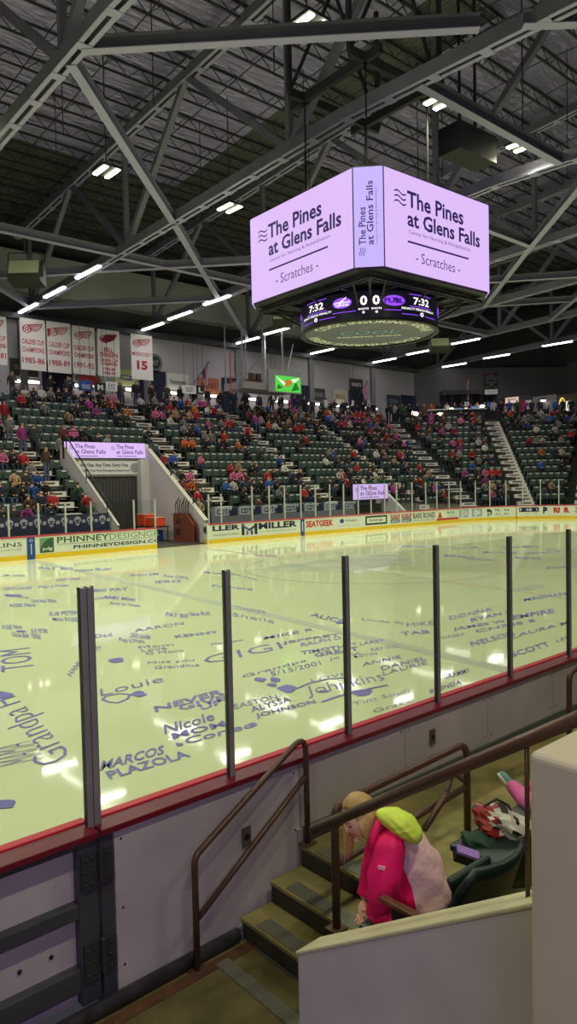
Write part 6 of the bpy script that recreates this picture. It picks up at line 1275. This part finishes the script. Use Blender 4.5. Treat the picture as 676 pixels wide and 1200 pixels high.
side_sec('L sign section', 24.35, 31.6, range(NR)); side_sec('K sign section', 32.8, 39.9, range(NR)); slots = [s for s in slots if not (s[0] == 'K sign section' and s[1] < 2 and s[3].x < 36.8)]
side_sec('J sign section', 41.1, lambda i: miter(i)[0].x - .95, range(NR))
for i in range(NR):
    a, b_ = miter(i); m = (a + b_) / 2; L_ = (m - a).length
    for nm, st in (('near corner section', a), ('far corner section', m)):
        n_ = int((L_ - 1.6) / .53)
        for k in range(n_): p = st + D_U * (.8 + .265 + .53 * k) + D_N * .47; slots.append((nm, i, k, Vector((p.x, p.y, rowz(i))), D_N))
    b1 = miter(i)[1]
    for k in range(7): slots.append(('end section', i, k, Vector((b1.x + .47, b1.y - 1.0 - .53 * k, rowz(i))), Vector((1, 0, 0))))
def occ(s):
    nm, i, k, p, n = s
    base = {'emblem wall section': [.8, .8, .75, .75, .7, .5, .5, .4, .6, .5, .5, .5, .6, .7], 'short rows by the tunnel': [.6] * 14, 'rows above the tunnel sign': [0] * 7 + [.3, .2, .15, .25, .3, .6, .8], 'short rows past the tunnel': [.75] * 14,
            'L sign section': [.12, .45, .5, .45, .35, .1, .12, .45, .4, .35, .5, .55, .8, .85], 'K sign section': [.2, .55, .6, .35, .3, .25, .15, .12, .2, .2, .35, .75, .85, .85], 'J sign section': [.75, .6, .55, .35, .25, .3, .4, .45, .55, .6, .7, .75, .85, .85],
            'near corner section': [.6, .55, .5, .45, .5, .45, .4, .4, .4, .45, .4, .4, .45, .5], 'far corner section': [.2, .2, .15, .12, .3, .3, .15, .15, .25, .2, .4, .5, .75, .85], 'end section': [.3] * 14}[nm][i]
    cl = math.sin(p.x * 1.3 + i * 2.1) + math.sin(p.y * .9 + p.x * .5 + i * 1.7)
    return R.random() < base * (1 + .45 * cl * (1 if base < .7 else .2))
def xf(p, n, yaw=0): 
    u = Vector((n.y, -n.x, 0)); M4 = Matrix(((u.x, n.x, 0, p.x), (u.y, n.y, 0, p.y), (0, 0, 1, p.z), (0, 0, 0, 1)))
    return M4 @ Matrix.Rotation(yaw, 4, 'Z')
people = []; seats = []; opens = []
for s in slots:
    if occ(s): people.append((s, None)); opens.append(s)
    else: seats.append(s)
STAIRNM = {'emblem wall section': 'left end', 'short rows by the tunnel': 'steps', 'rows above the tunnel sign': 'steps', 'short rows past the tunnel': 'tunnel wall'}
def where(s): return '%s row up, %s place along, %s' % (ORD[s[1] + 1], ORD[s[2] + 1], s[0])
def dist(p): return (p - CAM).dot(FW)
# standing people
stand = []
for (px, py, col, var, lb, yaw) in [(68, 536, 'grey', 0, 'person in a grey hoodie standing among the seats, arms forward, beside the tunnel sign', .4), (44, 533, 'charcoal', 1, 'person in a charcoal hoodie standing beside the pink dressed pair', -.5), (26, 527, 'magenta', 1, 'person in a magenta hoodie standing between two grey hoodies', .3), (12, 518, 'grey', 0, 'person in a grey hoodie standing farthest from the tunnel sign', -.2),
        (54, 566, 'brown', 2, 'person in a brown patterned jacket standing on the emblem wall stairs', .2), (477, 530, 'black', 1, 'person in black standing on the wide bend stairs', .1), (520, 556, 'black', 0, 'person in black climbing low on the wide bend stairs', 3.0), (8, 500, 'red', 1, 'person in a red jersey standing near the stair top by the banners', .2)]:
    d = ray(px, py); sl0 = RZ / RD; kk = (Z0 - sl0 * Y0 - CAM.z) / (d.z - sl0 * d.y); p = CAM + d * kk
    if p.x > XM0 + (p.y - Y0) * .5:
        sl1 = sl0; cc = (XM0 + Y0) * s2; kk = (Z0 - sl1 * cc - CAM.z) / (d.z - sl1 * (d.x + d.y) * s2); p = CAM + d * kk; i = int(((p.x + p.y) * s2 - cc) / RD)
    else: i = int((p.y - Y0) / RD)
    i = max(0, min(NR - 1, i)); p.z = rowz(i) + (RZ * .5 if 'stairs' in lb else 0)
    if p.x < XM0: p.y = Y0 + RD * i + (RD * .72 if 'stairs' in lb else .55)
    if 'emblem wall stairs' in lb: p.x = XS['z']
    if 'bend' in lb: q_ = miter(0)[0].lerp(miter(NR)[0], (i + .72) / NR); p.x, p.y = q_.x, q_.y
    c = [q for q in PAL if q[0] == col][0]; stand.append((p, SIDE_N, yaw, c, var, lb))
for k in range(78):
    x = 11.5 + k * .6 + R.uniform(-.06, .06); lane = k % 2; y = YT + .55 + lane * 1.0 + R.uniform(-.15, .15); c = pick() if R.random() < .5 else PAL[R.choice((0, 0, 1, 2))]
    if x > 57 or R.random() < .14: continue
    li = min(range(len(LX)), key=lambda q: abs(LX[q] - x)); stand.append((Vector((x, y, ZC)), SIDE_N, R.uniform(-.6, .6), c, R.randrange(3), None, li))
for k in range(26):
    q = miter(NR)[0].lerp(miter(NR)[1], (k + .5) / 26) + D_N * R.uniform(.45, .9); 
    if onD(503, 490, 66.9).x - .5 < q.x and (q - onD(503, 490, 66.9)).dot(D_U) < (onD(569, 490, 66.9) - onD(503, 490, 66.9)).dot(D_U) + .5: q = q - D_N * .0 + D_N * .6 if (q.x + q.y) * s2 > 66.5 else q
    stand.append((Vector((q.x, q.y, ZC)), D_N, R.uniform(-.5, .5), pick(), R.randrange(3), None, None))
for k in range(16):
    stand.append((Vector((miter(NR)[1].x + R.uniform(.6, 2.0), miter(NR)[1].y - .5 - .7 * k, ZC)), Vector((1, 0, 0)), R.uniform(-.5, .5), pick(), R.randrange(3), None, None))
people = [q for q in people if min((q[0][3] - t_[0]).length for t_ in stand) > .62]; seats = [q for q in seats if min((q[3] - t_[0]).length for t_ in stand) > .5]; opens = [q for q in opens if min((q[3] - t_[0]).length for t_ in stand) > .5]
allp = [(dist(s[3]), 'sit', s) for s, _ in people] + [(dist(q[0]) - (20 if q[5] else 0), 'std', q) for q in stand]
allp.sort(key=lambda t: t[0])
def inview(p): a = proj(p + Vector((0, 0, .9))); return -8 < a[0] < 684
allp = [t for t in allp if inview(t[2][3] if t[1] == 'sit' else t[2][0])]
seen = {}; massed = []
for n_, (dd, kind, s) in enumerate(allp):
    c = pick() if kind == 'sit' else s[3]
    if kind == 'sit': M4 = xf(s[3], s[4], R.uniform(-.25, .25)); var = R.randrange(4)
    else: M4 = xf(s[0], s[1], s[2]); var = s[4]
    j = R.uniform(.5, .9); col = tuple(min(1, x * j) for x in lin(c[1])[:3]) + (1,)
    if n_ >= 296: massed.append((kind, M4, var, col)); continue
    o = bpy.data.objects.new('person', (MSIT if kind == 'sit' else MSTD)[var]); C.objects.link(o); o.matrix_world = M4 @ Matrix.Scale(R.uniform(.94, 1.04), 4); o.color = col
    if kind == 'sit': lb = 'person in %s top seated %s' % (c[0], where(s))
    elif s[5]: lb = s[5]
    else:
        ref = 'under the %s wall lamp' % ORD[s[6] + 1] if s[6] is not None else 'along the corner concourse'
        seen[ref] = seen.get(ref, 0) + 1; lb = 'person in %s top standing %s, %s of the group' % (c[0], ref, ORD[seen[ref]])
    tag(o, lb, 'person', 'spectators in the far stands')
def mass(name, label, cat, items, mats, attr):
    vs = []; fs = []; mi = []; cols = []
    for V_, F_, MI_, M4, col in items:
        n_ = len(vs); vs += [tuple(M4 @ Vector(q)) for q in V_]; fs += [tuple(k + n_ for k in q) for q in F_]; mi += MI_; cols += [col] * len(F_)
    me = bpy.data.meshes.new(name); me.from_pydata(vs, [], fs)
    for m in mats: me.materials.append(m)
    me.polygons.foreach_set('material_index', mi)
    if attr:
        ca = me.color_attributes.new('top', 'FLOAT_COLOR', 'CORNER'); buf = []
        for p, c in zip(me.polygons, cols): buf += list(c) * p.loop_total
        ca.data.foreach_set('color', buf); me.polygons.foreach_set('use_smooth', [True] * len(fs))
    me.update(); o = bpy.data.objects.new(name, me); C.objects.link(o); return tag(o, label, cat, None, 'stuff')
mass('massed_crowd', 'distant spectators filling the highest and farthest rows and concourse', 'crowd', [((PSIT if k == 'sit' else PSTD)[v_][0], (PSIT if k == 'sit' else PSTD)[v_][1], (PSIT if k == 'sit' else PSTD)[v_][2], M4, col) for k, M4, v_, col in massed], [TOPM, TROU, SKIN, HAIR], True)
seats.sort(key=lambda s: dist(s[3])); seats = [s for s in seats if inview(s[3])]
for s in seats[:296]:
    o = bpy.data.objects.new('folding_seat', MSEAT); C.objects.link(o); o.matrix_world = xf(s[3], s[4]); tag(o, 'empty green seat, ' + where(s), 'seat', 'empty folding seats in the far stands')
mass('massed_seats', 'distant green folding seats of the highest and farthest rows', 'seats', [(SEAT_V, SEAT_F, SEAT_M, xf(s[3], s[4]), None) for s in seats[296:]] + [(OPEN_V, OPEN_F, [0] * len(OPEN_F), xf(s[3], s[4]), None) for s in opens if inview(s[3])], [SEATM, SEATW], False)
print('CROWD', len(allp), 'SEATS', len(seats))
